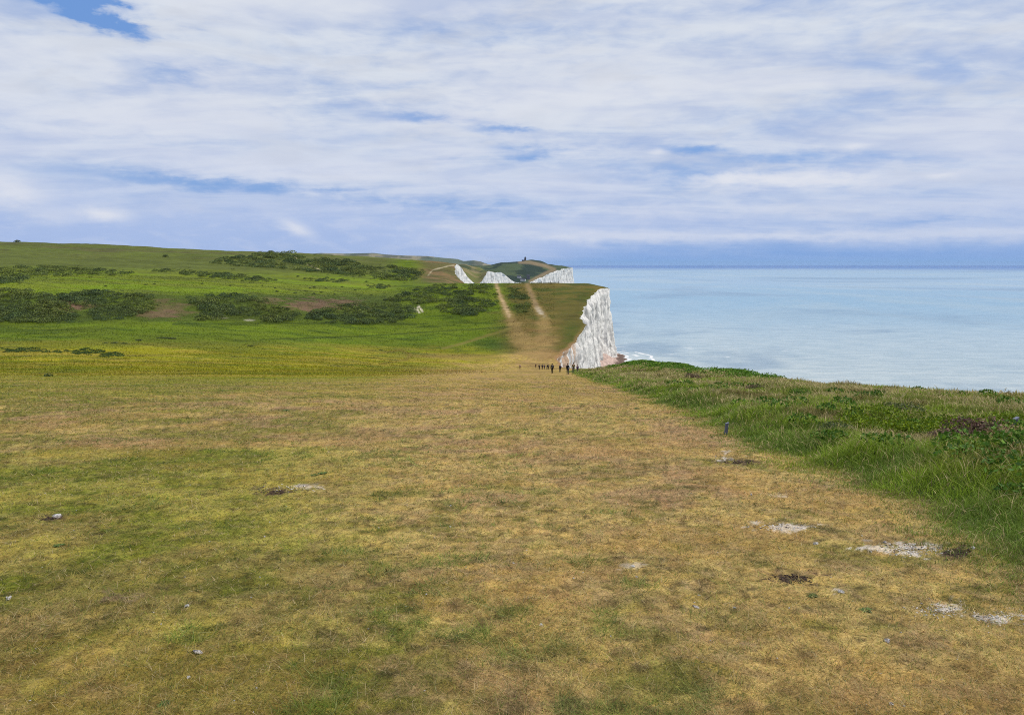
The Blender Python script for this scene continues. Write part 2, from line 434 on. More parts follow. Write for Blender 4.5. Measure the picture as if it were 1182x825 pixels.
# ------------------------------------------------------------------ materials
m_ground, n = material('turf_ground')
p = n.pos(); a = n.attr()
n1 = n.noise(p, 1.1, 6, .6); n2 = n.noise(p, 9, 5, .65); n3 = n.noise(p, 55, 4, .65)
v = n.add(n.mul(n1, .35), n.add(n.mul(n2, .6), n.mul(n3, .75)))
fac = n.sst(v, .58, 1.12, .52, 1.48)
c = n.mix(1.0, a.outputs[0], n.new('ShaderNodeCombineColor').outputs[0], 'MULTIPLY')
cc = c.node
comb = cc.inputs[7].links[0].from_node
for i in range(3): n.put(comb.inputs[i], fac)
hue = n.mix(n.sst(n.noise(p, 3.2, 4, .6), .42, .62), c, n.mix(1.0, c, (1.05, .98, .86), 'MULTIPLY'))
n.bsdf(hue, .95, .1, n.bump(n.add(n.mul(n2, .6), n.mul(n3, .4)), .55, .06))

def leafy(name, rough=.75, spec=.2, trans=.25):
    m, n = material(name)
    a = n.attr().outputs[0]
    b = n.bsdf(a, rough, spec)
    t = n.new('ShaderNodeBsdfTranslucent'); n.put(t.inputs[0], a)
    mx = n.new('ShaderNodeMixShader'); mx.inputs[0].default_value = trans
    n.t.links.new(b.outputs[0], mx.inputs[1]); n.t.links.new(t.outputs[0], mx.inputs[2])
    out = [k for k in n.t.nodes if k.type == 'OUTPUT_MATERIAL'][0]
    n.t.links.new(mx.outputs[0], out.inputs[0])
    return m
m_blade = leafy('grass_blades', .65, .25)
m_leaf = leafy('shrub_leaves', .7, .2, .12)

m_chalk, n = material('weathered_chalk')
p = n.pos()
st = n.vmul(p, (.30, .30, .05)); fl = n.vmul(p, (.03, .03, 1.1)); bl = n.vmul(p, (.10, .10, .07))
ns = n.noise(st, 1.0, 6, .62); nf = n.noise(fl, 1.0, 3, .6); nb = n.noise(bl, 1.0, 5, .6); nfine = n.noise(p, 1.1, 5, .65)
c = n.mix(n.sst(ns, .34, .56), lin(184, 181, 177), lin(234, 229, 220))
c = n.mix(n.mul(n.sst(nb, .52, .70), .65), c, lin(138, 135, 128))
c = n.mix(n.mul(n.sst(nf, .60, .68), .45), c, lin(120, 116, 108))
c = n.mix(n.mul(n.sst(nfine, .52, .68), .3), c, lin(128, 123, 116))
c = n.mix(n.mul(n.sst(n.noise(n.vmul(p, (.35, .35, .10)), 1.0, 6, .65), .55, .68), .5), c, lin(112, 108, 104))
sep = n.new('ShaderNodeSeparateXYZ'); n.put(sep.inputs[0], p)
stain = n.mul(n.mul(n.sst(sep.outputs[1], 385, 345), n.sst(sep.outputs[1], 300, 318)), n.sst(n.noise(n.vmul(p, (.3, .3, .02)), 1, 4), .42, .56))
c = n.mix(n.mul(stain, .8), c, lin(186, 148, 112))
n.bsdf(c, .95, .1, n.bump(n.add(n.mul(ns, .7), n.mul(nfine, .5)), .9, .9))

m_shingle, n = material('beach_shingle')
p = n.pos(); a = n.attr().outputs[0]
n.bsdf(n.mix(n.sst(n.noise(p, .8, 6, .7), .35, .65), n.mix(1, a, (.72, .7, .7), 'MULTIPLY'), n.mix(1, a, (1.15, 1.13, 1.1), 'MULTIPLY')), .85, .3, n.bump(n.noise(p, 1.2, 6, .7), .9, .6))

# sea
m_sea, n = material('sea_water')
p = n.pos(); a = n.attr()
sep = n.new('ShaderNodeSeparateXYZ'); n.put(sep.inputs[0], p)
dist = n.m('SQRT', n.add(n.mul(sep.outputs[0], sep.outputs[0]), n.mul(sep.outputs[1], sep.outputs[1])))
lg = n.m('LOGARITHM', dist, 10.0)
cmq = n.new('ShaderNodeCombineXYZ'); n.put(cmq.inputs[0], n.mul(n.m('ARCTAN2', sep.outputs[0], sep.outputs[1]), 3.0)); n.put(cmq.inputs[1], n.mul(lg, 7.0))
big = n.noise(n.vmul(p, (.0035, .0016, 1)), 1, 6, .6, .6)
band = n.noise(cmq.outputs[0], 1.1, 5, .55, .5)
shore = n.sst(n.add(lg, n.mul(n.sub(big, .5), .5)), 2.62, 3.25)
c = n.mix(shore, lin(204, 212, 206), lin(136, 178, 200))
c = n.mix(n.mul(n.sst(n.add(lg, n.mul(n.sub(band, .5), .7)), 3.2, 3.55), .75), c, lin(160, 188, 208))
c = n.mix(n.mul(n.sst(big, .46, .66), .45), c, lin(186, 200, 198))
c = n.mix(n.mul(n.sst(band, .52, .66), .5), c, lin(96, 136, 164))
c = n.mix(n.sst(n.add(lg, n.mul(n.sub(band, .5), .25)), 3.88, 4.35), c, lin(40, 112, 184))
rip = n.noise(n.vmul(p, (.035, .10, 1)), 1, 6, .68, .4)
c = n.mix(n.mul(n.sst(rip, .40, .60), .7), c, n.mix(1, c, (.70, .78, .84), 'MULTIPLY'))
foamn = n.noise(p, .35, 6, .7)
foam = n.sst(n.sub(a.outputs[0].node.outputs[0] and n.mul(n.new('ShaderNodeSeparateColor').outputs[0], 1.0), n.mul(foamn, .8)), .0, .18)
sc = [k for k in n.t.nodes if k.type == 'SEPARATE_COLOR'][0]; n.t.links.new(a.outputs[0], sc.inputs[0])
c = n.mix(foam, c, lin(236, 236, 234))
wav = n.add(n.noise(n.vmul(p, (.07, .2, 1)), 1, 7, .62), n.mul(n.noise(p, .9, 4, .6), .3))
n.bsdf(c, n.add(.22, n.mul(foam, .5)), n.sst(lg, 2.9, 4.0, .42, .04), n.bump(wav, .8, 2.0), IOR=1.33)

# ------------------------------------------------------------------ land sheets
def grid_faces(nr, nc):
    i = np.arange(nr * nc).reshape(nr, nc)
    return np.stack([i[:-1, :-1], i[:-1, 1:], i[1:, 1:], i[1:, :-1]], -1).reshape(-1, 4)

rows = [-30.0]
while rows[-1] < 1380:
    d = abs(rows[-1])
    rows.append(rows[-1] + (2.0 if rows[-1] < 1.9 else min(max(d * d / 850, .02), 1.6 if d < 640 else 3.2)))
Yr = np.array(rows)
NC = 620
T = np.linspace(0, 1, NC)
XR = rim(Yr); XL = -(.80 * np.maximum(Yr, 0) + 14)
XA = np.minimum(XR - .02, .78 * np.maximum(Yr, 0) + 1.5); XB = np.minimum(-(.78 * np.maximum(Yr, 0) + 1.5), XA - 1)
GX = np.stack([np.interp(T, [0, .10, .97, 1], [a_, b_, c_, d_]) for a_, b_, c_, d_ in zip(XR, XA, XB, np.minimum(XL, XB - 2))])
GY = np.broadcast_to(Yr[:, None], GX.shape).copy()
GZ = zf(GX, GY)
gc = ground_color(GX, GY, GZ)
GV = np.stack([GX, GY, GZ], -1).reshape(-1, 3)
ground = link('ground', raw_mesh('ground', GV, grid_faces(*GX.shape)[:, ::-1], gc.reshape(-1, 3), True), m_ground, kind='structure')

# cliffs below the rim
def cliff(name, P, sea_off, seed, rows_=64, step=.6, mat=None):
    P = np.asarray(P, float)
    seg = np.hypot(*np.diff(P[:, :2], axis=0).T); s = np.concatenate([[0], np.cumsum(seg)])
    ss = np.arange(0, s[-1], step)
    Q = np.stack([np.interp(ss, s, P[:, k]) for k in range(3)], 1)
    sm = max(3, int(14 / step)); k = np.ones(2 * sm + 1) / (2 * sm + 1)
    pad = lambda q: np.convolve(np.pad(q, sm, mode='edge'), k, 'valid')
    tx, ty = np.gradient(pad(Q[:, 0])), np.gradient(pad(Q[:, 1])); l = np.hypot(tx, ty) + 1e-9
    nx, ny = ty / l, -tx / l
    off = sea_off(Q[:, 1]) if callable(sea_off) else np.full(len(Q), float(sea_off))
    t = np.linspace(0, 1, rows_)[:, None]
    z = Q[None, :, 2] * (1 - t) + (SEA - 1.5) * t
    S_ = np.broadcast_to(ss[None], z.shape)
    disp = (fbm(S_ / 24.0, z / 160.0, seed + 3, 3) - .5) * 9.0 + (fbm(S_ / 9.0, z / 60.0, seed, 4) - .5) * 6.0 + (fbm(S_ / 2.6, z / 30.0, seed + 9, 4) - .5) * 1.8 + (fbm(S_ / 3.0, z / 3.0, seed + 5, 4) - .5) * 1.6 + (fbm(S_ / 60, z / 1.7, seed + 7, 3) - .5) * 1.2 + (fbm(S_ / 6.0, z / 14.0, seed + 11, 4, .5) - .5) * 4.0
    o = off[None] * (.35 * t + .65 * t ** 2.6) + disp * sst(0, .10, t)
    V = np.stack([Q[None, :, 0] + nx * o, Q[None, :, 1] + ny * o, z], -1)
    return link(name, raw_mesh(name, V.reshape(-1, 3), grid_faces(*z.shape)[:, ::-1], smooth=False), mat or m_chalk, kind='structure'), V, (nx, ny)

rimP = np.stack([GX[:, 0], GY[:, 0], GZ[:, 0]], 1)
main_cliff, CV, CN = cliff('chalk_cliff', rimP[(Yr > -28)], lambda y: np.interp(y, [0, 300, 400, 520, 560, 600, 650], [9, 8, 7, 6, 7, 11, 9]), 301)

# shingle and fallen chalk at the foot of the cliff
B = CV[-1]; by = B[:, 1]; bs = np.arange(len(B))
w = 7 + 10 * np.exp(-((by - 540) / 26) ** 2) + (fbm(bs / 9.0, bs * 0, 77, 3) - .5) * 4
h = 1.6 + 8.0 * np.exp(-((by - 537) / 20) ** 2) + (fbm(bs / 14.0, bs * 0, 78, 3) - .5) * 1.2
t = np.linspace(-.35, 1, 22)[:, None]
bx_ = B[None, :, 0] + CN[0] * w * t; by_ = B[None, :, 1] + CN[1] * w * t
bz_ = SEA - .6 + (h + .6) * np.clip(1 - np.maximum(t, 0), 0, 1) ** .9 + (fbm(bx_ / 2.2, by_ / 2.2, 79, 4) - .5) * 1.5 * (1 - np.abs(t) * .5)
pc = np.empty(bx_.shape + (3,)); pc[:] = lin(210, 184, 170)
dk = sst(.35, .6, t + sst(545, 580, by_) * .55 + (fbm(bx_ / 3, by_ / 3, 80, 3) - .5) * .4)
pc += (lin(112, 92, 80) - pc) * dk[..., None]
link('beach', raw_mesh('beach', np.stack([bx_, by_, bz_], -1).reshape(-1, 3), grid_faces(*bx_.shape)[:, ::-1], pc.reshape(-1, 3), True), m_shingle, kind='structure')
shore_x, shore_y = bx_[-3], by_[-3]

# sea sheet
def axis(fine0, fine1, step, lo, hi):
    a = [fine0]
    s = step
    while a[0] > lo: s *= 1.28; a.insert(0, a[0] - s)
    a = [x for x in a if x > lo] ; a.insert(0, lo)
    b = list(np.arange(fine0 + step, fine1, step)); s = step
    while b[-1] < hi: s *= 1.28; b.append(b[-1] + s)
    return np.array(a + b)
SX = axis(55, 300, 1.0, -60000, 48000); SY = axis(470, 780, 1.2, -3000, 48000)
sx, sy = np.meshgrid(SX, SY)
sd = np.full(sx.shape, 1e3)
msk = (sx > 30) & (sx < 200) & (sy > 440) & (sy < 800)
idx = np.where((shore_y > 470) & (shore_y < 640))[0][::2]
q = np.full(msk.sum(), 1e3)
for i in idx: q = np.minimum(q, np.hypot(sx[msk] - shore_x[i], sy[msk] - shore_y[i]))
sd[msk] = q
foam = .95 * np.exp(-sd / 3.4) + .6 * np.exp(-((sd - 9) / 2.2) ** 2) * (fbm(sx / 9, sy / 9, 82, 2) > .45)
foam += .8 * np.exp(-((sd - 17 - 6 * fbm(sx / 22, sy / 22, 83, 2)) / 1.6) ** 2) * sst(.48, .6, fbm(sx / 16, sy / 16, 84, 2))
for fx, fy, L, wd in ((795, 401, 5, 1.3), (797, 403, 4, 1.2), (906, 404.5, 4, 1.2), (716, 400, 9, 1.5), (775, 409, 3, 1), (840, 412, 3, .9), (735, 396, 3, .8)):
    Yp = SEA / pz(fy, 1.0); Xp = at(fx, fy, Yp)[0]
    foam += 1.0 * np.exp(-((sx - Xp) / L) ** 2 - ((sy - Yp - (sx - Xp) * .3) / wd) ** 2)
fc = np.zeros(sx.shape + (3,)); fc[..., 0] = np.clip(foam, 0, 1.2)
link('sea', raw_mesh('sea', np.stack([sx, sy, np.full(sx.shape, SEA)], -1).reshape(-1, 3), grid_faces(*sx.shape), fc.reshape(-1, 3), True), m_sea, kind='structure')

# far headlands
def headland(name, cols_, rimpts, Yr_, leftpx, colorf, seed, offs=10, nc=160):
    us = np.array([(c[0] - CX) / F / cp for c in cols_])
    dense = np.arange(Yr_[0], Yr_[1], 2.0)
    tab = np.array([pchip([q[0] for q in c[1]], [q[1][0] if isinstance(q[1], tuple) else pz(q[1], q[0]) for q in c[1]], dense) for c in cols_])
    ry = np.array([q[0] for q in rimpts], float); rx = np.array([(q[1] - CX) / F / cp * q[0] for q in rimpts])
    Y = np.arange(Yr_[0], Yr_[1] - 4, 4.0)
    xr = np.interp(Y, ry, rx) + (fbm(Y / 16, Y * 0, seed, 4) - .5) * 8
    xl = (leftpx - CX) / F * Y
    X = xr[:, None] + (xl - xr)[:, None] * np.linspace(0, 1, nc)[None]
    YY = np.broadcast_to(Y[:, None], X.shape)
    u = X / YY; k = np.clip(np.searchsorted(us, u) - 1, 0, len(us) - 2)
    t = np.clip((u - us[k]) / (us[k + 1] - us[k]), 0, 1); t = t * t * (3 - 2 * t)
    i = np.clip(((YY - dense[0]) / 2).astype(int), 0, len(dense) - 1)
    Z = tab[k, i] * (1 - t) + tab[k + 1, i] * t + (fbm(X / 40, YY / 40, seed + 2, 4) - .5) * 5
    V = np.stack([X, YY, Z], -1)
    o = link(name, raw_mesh(name, V.reshape(-1, 3), grid_faces(*X.shape)[:, ::-1], colorf(X, YY, Z).reshape(-1, 3), True), m_ground, kind='structure')
    c_, _, _ = cliff('chalk_cliff', V[:, 0], offs, seed + 20, 40, 2.0)
    return o, (us, dense, tab, seed)

def scrub_color(base, dark, seed, pale=None):
    def f(X, Y, Z):
        c = np.empty(X.shape + (3,)); c[:] = base
        k = sst(.42, .56, fbm(X / 60, Y / 90, seed, 5)); c += (dark - c) * (k * .85)[..., None]
        if pale is not None:
            k = sst(.54, .66, fbm(X / 45, Y / 70, seed + 3, 4)); c += (pale - c) * (k * .7)[..., None]
        px, py = proj(X, Y, Z)
        return extra(c, px, py)
    def extra(c, px, py):
        d = segdist(px, py, [(612, 325), (629, 316), (640, 311), (630, 307), (612, 303), (600, 302.5)])
        k = sst(3.2, .8, d); return c + (lin(146, 128, 100) - c) * (k * .75)[..., None]
    return f

headland('hill', [
    (480, [(1380, (-20,)), (1550, 304), (1800, (0,)), (2000, (-20,))]),
    (535, [(1380, (-25,)), (1450, 312), (1600, 305.5), (1800, (-8,)), (2000, (-30,))]),
    (552, [(1380, (-36,)), (1440, 321), (1550, 312), (1700, 308), (2000, (-40,))]),
    (565, [(1380, (-30,)), (1450, 312.5), (1530, 313), (1700, (-22,)), (2000, (-45,))]),
    (577, [(1380, (-30,)), (1520, 314.6), (1700, (-34,)), (2000, (-50,))]),
    (600, [(1380, (-40,)), (1650, 326.5), (2000, (-58,))]),
    (640, [(1380, (-50,)), (1650, (-48,)), (2000, (-60,))])],
    [(1380, 552), (1400, 557.5), (1450, 564), (1520, 577), (1650, 600), (1800, 604), (2000, 600)], (1380, 2000), 440,
    scrub_color(lin(104, 108, 60), lin(58, 72, 50), 401, lin(140, 126, 92)), 410)
hill3, H3 = headland('hill', [
    (480, [(1980, (-40,)), (2300, 309), (2600, (0,)), (3000, (-30,))]),
    (562, [(1980, (-46,)), (2200, 316), (2400, 307), (2600, (-6,)), (3000, (-40,))]),
    (580, [(1980, (-48,)), (2200, 314), (2450, 303.2), (2700, (0,)), (3000, (-40,))]),
    (600, [(1980, (-50,)), (2150, 317), (2350, 306), (2500, 301.8), (2700, (0,)), (3000, (-40,))]),
    (612, [(1980, (-52,)), (2100, 319), (2350, 306), (2520, 300), (2750, (4,)), (3000, (-40,))]),
    (623, [(1980, (-52,)), (2100, 320.5), (2350, 308), (2520, 301.3), (2750, (0,)), (3000, (-40,))]),
    (634, [(1980, (-52,)), (2180, 316), (2400, 309), (2520, 305.2), (2750, (-6,)), (3000, (-40,))]),
    (645, [(1980, (-52,)), (2310, 311.5), (2520, 306.8), (2750, (-12,)), (3000, (-40,))]),
    (661, [(1980, (-52,)), (2400, 310.6), (2500, 309.3), (2750, (-26,)), (3000, (-45,))])],
    [(1980, 606), (2010, 612), (2150, 630), (2300, 643), (2450, 657.5), (2500, 660.5), (2540, 658), (2700, 640), (3000, 600)], (1980, 3000), 440,
    scrub_color(lin(78, 92, 66), lin(40, 56, 52), 421), 430, 8)

# blue downs on the horizon
dpx = [250, 330, 363, 374, 400, 434, 448, 468, 495, 512, 529, 536, 548, 556, 562, 580, 640]
dpy = [298, 294.5, 293, 292, 292.8, 292, 293.8, 295, 295.6, 297.6, 299, 301.4, 300.6, 302, 304.5, 308, 312]
X0 = np.linspace(250, 640, 240)
Yd = np.array([4200, 4400, 4600, 4800, 5000, 5150, 5400, 6200])
prof = np.array([-1, -.55, -.3, 0, .5, .8, 1.0, -.6])
top = pz(np.interp(X0, dpx, dpy), 5400.0)
dz = np.where(prof[:, None] < 0, SEA + (top[None] - SEA) * (1 + prof[:, None]) * .55, SEA + (top[None] - SEA) * (.55 + .45 * prof[:, None]))
dX = (X0[None] - CX) / F / cp * Yd[:, None]; dY = np.broadcast_to(Yd[:, None], dX.shape)
dc = np.empty(dX.shape + (3,)); dc[:] = lin(96, 108, 92)
kk = sst(.45, .6, fbm(dX / 170, dY / 500, 441, 4)); dc += (lin(150, 142, 118) - dc) * (kk * .8)[..., None]
kk = sst(.5, .62, fbm(dX / 120, dY / 400, 445, 4)); dc += (lin(56, 72, 70) - dc) * (kk * .7)[..., None]
link('distant_hills', raw_mesh('distant_hills', np.stack([dX, dY, dz], -1).reshape(-1, 3), grid_faces(*dX.shape), dc.reshape(-1, 3), True), m_ground, kind='structure')

# ------------------------------------------------------------------ turf and tall grass (stuff)
def blades(name, P, length, width, lean, cols, segs=1, tipcol=None, heads=None):
    n_ = len(P)
    az = rng.uniform(0, 2 * np.pi, n_); la = rng.uniform(0, 2 * np.pi, n_)
    wx, wy = np.cos(az) * width, np.sin(az) * width
    lx, ly = np.cos(la) * lean * length, np.sin(la) * lean * length
    V = []; C = []
    for k in range(segs):
        t = k / segs
        cx_, cy_, cz_ = P[:, 0] + lx * t * t, P[:, 1] + ly * t * t, P[:, 2] + length * (t - .35 * np.minimum(lean, 1) * t * t)
        ww = (1 - .55 * t) * .5
        if heads is not None and k == segs - 1: ww = np.where(heads, 1.1, ww)
        V += [np.stack([cx_ - wx * ww, cy_ - wy * ww, cz_], 1), np.stack([cx_ + wx * ww, cy_ + wy * ww, cz_], 1)]
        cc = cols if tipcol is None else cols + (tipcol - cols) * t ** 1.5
        C += [cc, cc]
    V.append(np.stack([P[:, 0] + lx, P[:, 1] + ly, P[:, 2] + length * (1 - .35 * np.minimum(lean, 1))], 1)); C.append(cols if tipcol is None else tipcol)
    nv = 2 * segs + 1
    V = np.stack(V, 1); C = np.stack(C, 1)
    b = np.arange(n_)[:, None] * nv
    quads = [b + np.array([2 * k, 2 * k + 1, 2 * k + 3, 2 * k + 2]) for k in range(segs - 1)]
    tri = b + np.array([2 * segs - 2, 2 * segs - 1, 2 * segs])
    fs = ([np.concatenate(quads)] if quads else []) + [tri]
    return raw_mesh(name, V.reshape(-1, 3), fs, C.reshape(-1, 3))

NT = 760000
d = 3.0 * np.exp(rng.uniform(0, 1, NT) ** 1.05 * math.log(105 / 3.0))
u = rng.uniform(-.80, .80, NT)
_k = slice(0, 70000); d[_k] = rng.uniform(1.2, 5.0, 70000); u[_k] = rng.uniform(-4.5, 6, 70000) / d[_k]
x, y = d * u, d * np.cos(np.arctan(u)) ** 0
z = zf(x, y)
keep = (x - edge(y) < .4) & (rng.uniform(0, 1, NT) > sst(38, 104, d + (fbm(x / 7, y / 7, 72, 3) - .5) * 40))
x, y, z, d = x[keep], y[keep], z[keep], d[keep]
base = ground_color(x, y, z)
bare = BARE > .3
keep = ~(bare & (rng.uniform(0, 1, len(x)) < .85))
x, y, z, d, base = x[keep], y[keep], z[keep], d[keep], base[keep]
n_ = len(x)
var = rng.normal(1, .36, (n_, 1)).clip(.3, 2.0)
tint = np.where(rng.uniform(0, 1, (n_, 1)) < .30, np.array([[.62, .88, .5]]), np.array([[1.12, 1.05, 1.05]]))
cb = np.clip(base * var * tint, .01, .75)
pale = rng.uniform(0, 1, n_) < .10
cb[pale] = lin(206, 184, 136) * rng.uniform(.7, 1.1, (pale.sum(), 1))
grn = rng.uniform(0, 1, n_) < .07
cb[grn] = lin(98, 116, 40) * rng.uniform(.6, 1.2, (grn.sum(), 1))
L = rng.uniform(.014, .042, n_) * (1 + .02 * d) * (.7 + .6 * fbm(x / .5, y / .5, 71, 3))
tf = sst(.60, .68, fbm(x / .33, y / .33, 73, 3)) * sst(.46, .6, fbm(x / 2.6, y / 2.6, 74, 3))
L = L * (1 + .65 * tf); cb = cb * (1 - tf[:, None] * np.array([[.38, .12, .45]]))
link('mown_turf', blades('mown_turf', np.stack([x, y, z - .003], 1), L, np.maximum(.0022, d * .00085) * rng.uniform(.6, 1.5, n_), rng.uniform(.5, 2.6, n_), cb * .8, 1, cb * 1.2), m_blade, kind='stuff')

# tall unmown grass along the cliff edge
NG = 650000
d = 4.0 * np.exp(rng.uniform(0, 1, NG) * math.log(190 / 4.0))
ex = edge(d); xr = np.minimum(rim(d), .86 * d + 4)
tt = rng.uniform(0, 1, NG) ** 1.2
x = ex - 1.1 + (xr - ex + 1.05) * tt; y = d.copy()
_k = slice(0, 90000); y[_k] = rng.uniform(-1.5, 5.5, 90000); x[_k] = edge(y[_k]) - .8 + 11 * rng.uniform(0, 1, 90000) ** 1.2
ok = (xr > ex + .3) & (rng.uniform(0, 1, NG) < np.maximum(np.clip((xr - ex) / 9, .12, 1), (np.arange(NG) < 90000) * .8)) & (x < rim(d))
x, y, d = x[ok], y[ok], d[ok]
e = x - edge(y) + (fbm(x / .7, y / .7, 131, 3) - .5) * .9
ok = rng.uniform(0, 1, len(x)) < .012 + sst(-.75, .25, e)
x, y, d, e = x[ok], y[ok], d[ok], e[ok]
z = zf(x, y); n_ = len(x)
dr = np.maximum(np.hypot(x, y), 4)
lush = sst(2.4, .4, e + (fbm(x / 1.5, y / 1.5, 112, 3) - .5) * 3)
strawp = sst(.44, .60, fbm(x / 4.5, y / 4.5, 113, 4) * .65 + .35 * fbm(x / 1.1, y / 1.1, 114, 3) + .03 * sst(8, 60, y) - .09 * (1 - sst(1.5, 4, e)))
bright = sst(.50, .62, fbm(x / 3.0, y / 3.0, 115, 4))
brown = sst(.58, .68, fbm(x / 1.6, y / 1.6, 116, 4)) * sst(.6, 2, e)
cb = np.empty((n_, 3)); cb[:] = lin(128, 138, 54)
cb += (lin(112, 138, 50) - cb) * lush[:, None] * .8
cb += (lin(142, 164, 46) - cb) * (bright * .75)[:, None]
cb += (lin(134, 112, 76) - cb) * (brown * .75)[:, None]
cb *= (.72 + .56 * fbm(x / .5, y / .5, 132, 3))[:, None]
isst = rng.uniform(0, 1, n_) < (.06 + .40 * strawp * (1 - lush * .9))
cb[isst] = lin(186, 168, 116)
cb *= rng.normal(1, .26, (n_, 1)).clip(.4, 1.8)
tip = cb * np.where(isst[:, None], 1.12, 1.3)
hgt = (.10 + .24 * fbm(x / 1.4, y / 1.4, 117, 4)) * rng.uniform(.45, 1.25, n_) * (.30 + .70 * sst(-.2, 1.1, e)) * np.where(isst, 1.3, 1.0) * (1 + .35 * sst(20, 60, y))
hgt *= 1 - .35 * sst(-6, 0, x - rim(y))
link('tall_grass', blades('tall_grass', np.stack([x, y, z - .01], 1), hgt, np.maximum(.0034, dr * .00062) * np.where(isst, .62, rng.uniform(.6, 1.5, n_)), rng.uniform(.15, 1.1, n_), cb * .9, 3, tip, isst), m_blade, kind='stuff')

# rough meadow grass from the end of the mown turf to the foot of the far hill
NM = 230000
q = np.stack([rng.uniform(-60, 640, NM), rng.uniform(0, 1, NM)], 1)
Ym = 62 * np.exp(q[:, 1] * math.log(620 / 62)); x = (q[:, 0] - CX) / F / cp * Ym; y = Ym
z = zf(x, y); px_, py_ = proj(x, y, z)
ok = (x < rim(y) - 1) & ((px_ < 585 + (fbm(x / 9, y / 9, 140, 2) - .5) * 40) | (y > 320)) & (rng.uniform(0, 1, NM) < sst(58, 160, y + 60 * (fbm(x / 12, y / 12, 141, 3) - .5) - np.maximum(0, px_ - 420) * .3)) & ((y > 330) | (rng.uniform(0, 1, NM) < sst(600, 470, px_ + (fbm(x / 14, y / 14, 143, 3) - .5) * 60)))
ok &= rng.uniform(0, 1, NM) > .75 * np.exp(-((px_ - 622) / 24) ** 2) * sst(360, 372, py_)
ok &= (segdist(px_, py_, TRACK1) > 4.5) & (segdist(px_, py_, TRACK2) > 4.5) & (segdist(px_, py_, [(588, 380), (560, 388), (535, 396), (512, 402)], 1.6) > 3)
x, y, z = x[ok], y[ok], z[ok]; n_ = len(x)
base = ground_color(x, y, z)
cb = base * rng.normal(1.12, .28, (n_, 1)).clip(.5, 1.8)
hgt = rng.uniform(.08, .24, n_) * (.4 + 1.1 * fbm(x / 5, y / 7, 142, 3)) * (1 + y / 400) * (.35 + .65 * sst(70, 130, y))
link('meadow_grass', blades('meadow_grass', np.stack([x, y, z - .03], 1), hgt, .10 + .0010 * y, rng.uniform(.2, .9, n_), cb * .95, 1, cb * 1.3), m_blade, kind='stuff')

# ------------------------------------------------------------------ shrubs
def crown(cen, rad, nleaf, leaf, cols, r, core=True):
    """leaf clumps through an uneven ellipsoid crown -> (V, F, C)"""
    v = r.normal(size=(nleaf, 3)); v /= np.linalg.norm(v, axis=1)[:, None]
    v[:, 2] = np.abs(v[:, 2]) * 1.0 - .12
    lump = .72 + .5 * r.uniform(size=6)
    dirs = r.normal(size=(6, 3)); dirs /= np.linalg.norm(dirs, axis=1)[:, None]
    k = 1 + .35 * ((v @ dirs.T).clip(0) ** 3 @ (lump - .9))
    rr = (r.uniform(.45, 1, nleaf) ** .4) * k
    c = cen + v * np.asarray(rad) * rr[:, None]
    a = r.normal(size=(nleaf, 3)); a /= np.linalg.norm(a, axis=1)[:, None]
    a = a * .75 + v * .5
    t1 = np.cross(a, r.normal(size=(nleaf, 3))); t1 /= np.linalg.norm(t1, axis=1)[:, None] + 1e-9
    t2 = np.cross(a, t1); t2 /= np.linalg.norm(t2, axis=1)[:, None] + 1e-9
    s = leaf * r.uniform(.5, 1.2, (nleaf, 1))
    q = np.stack([c - t1 * s, c - t2 * s * .55, c + t1 * s, c + t2 * s * .55], 1)
    C = np.asarray(cols)[r.integers(0, len(cols), nleaf)] * r.normal(1, .22, (nleaf, 1)).clip(.45, 1.7)
    return q.reshape(-1, 3), np.repeat(C, 4, 0)

GORSE = [lin(80, 92, 50), lin(94, 108, 54), lin(72, 84, 54), lin(110, 120, 60), lin(88, 96, 64)]
GREENB = [lin(80, 116, 30), lin(98, 132, 36), lin(66, 98, 28), lin(114, 144, 46)]
GREENF = [q * np.array([1.3, 1.22, 1.1]) for q in GREENB]
BROWNB = [lin(128, 96, 86), lin(108, 80, 74), lin(146, 116, 98), lin(98, 80, 64), lin(88, 94, 52)]
def foliage_obj(name, parts, parent=None):
    V = np.concatenate([p[0] for p in parts]); C = np.concatenate([p[1] for p in parts])
    f = np.arange(len(V)).reshape(-1, 4)
    return link(name, raw_mesh(name, V, f, C), m_leaf, parent)

def sample_poly(poly, n_, r):
    x0, x1 = min(p[0] for p in poly), max(p[0] for p in poly); y0, y1 = min(p[1] for p in poly), max(p[1] for p in poly)
    out = np.zeros((0, 2))
    while len(out) < n_:
        q = np.stack([r.uniform(x0, x1, 400), r.uniform(y0, y1, 400)], 1)
        out = np.concatenate([out, q[inpoly(q[:, 0], q[:, 1], poly)]])
    return out[:n_]

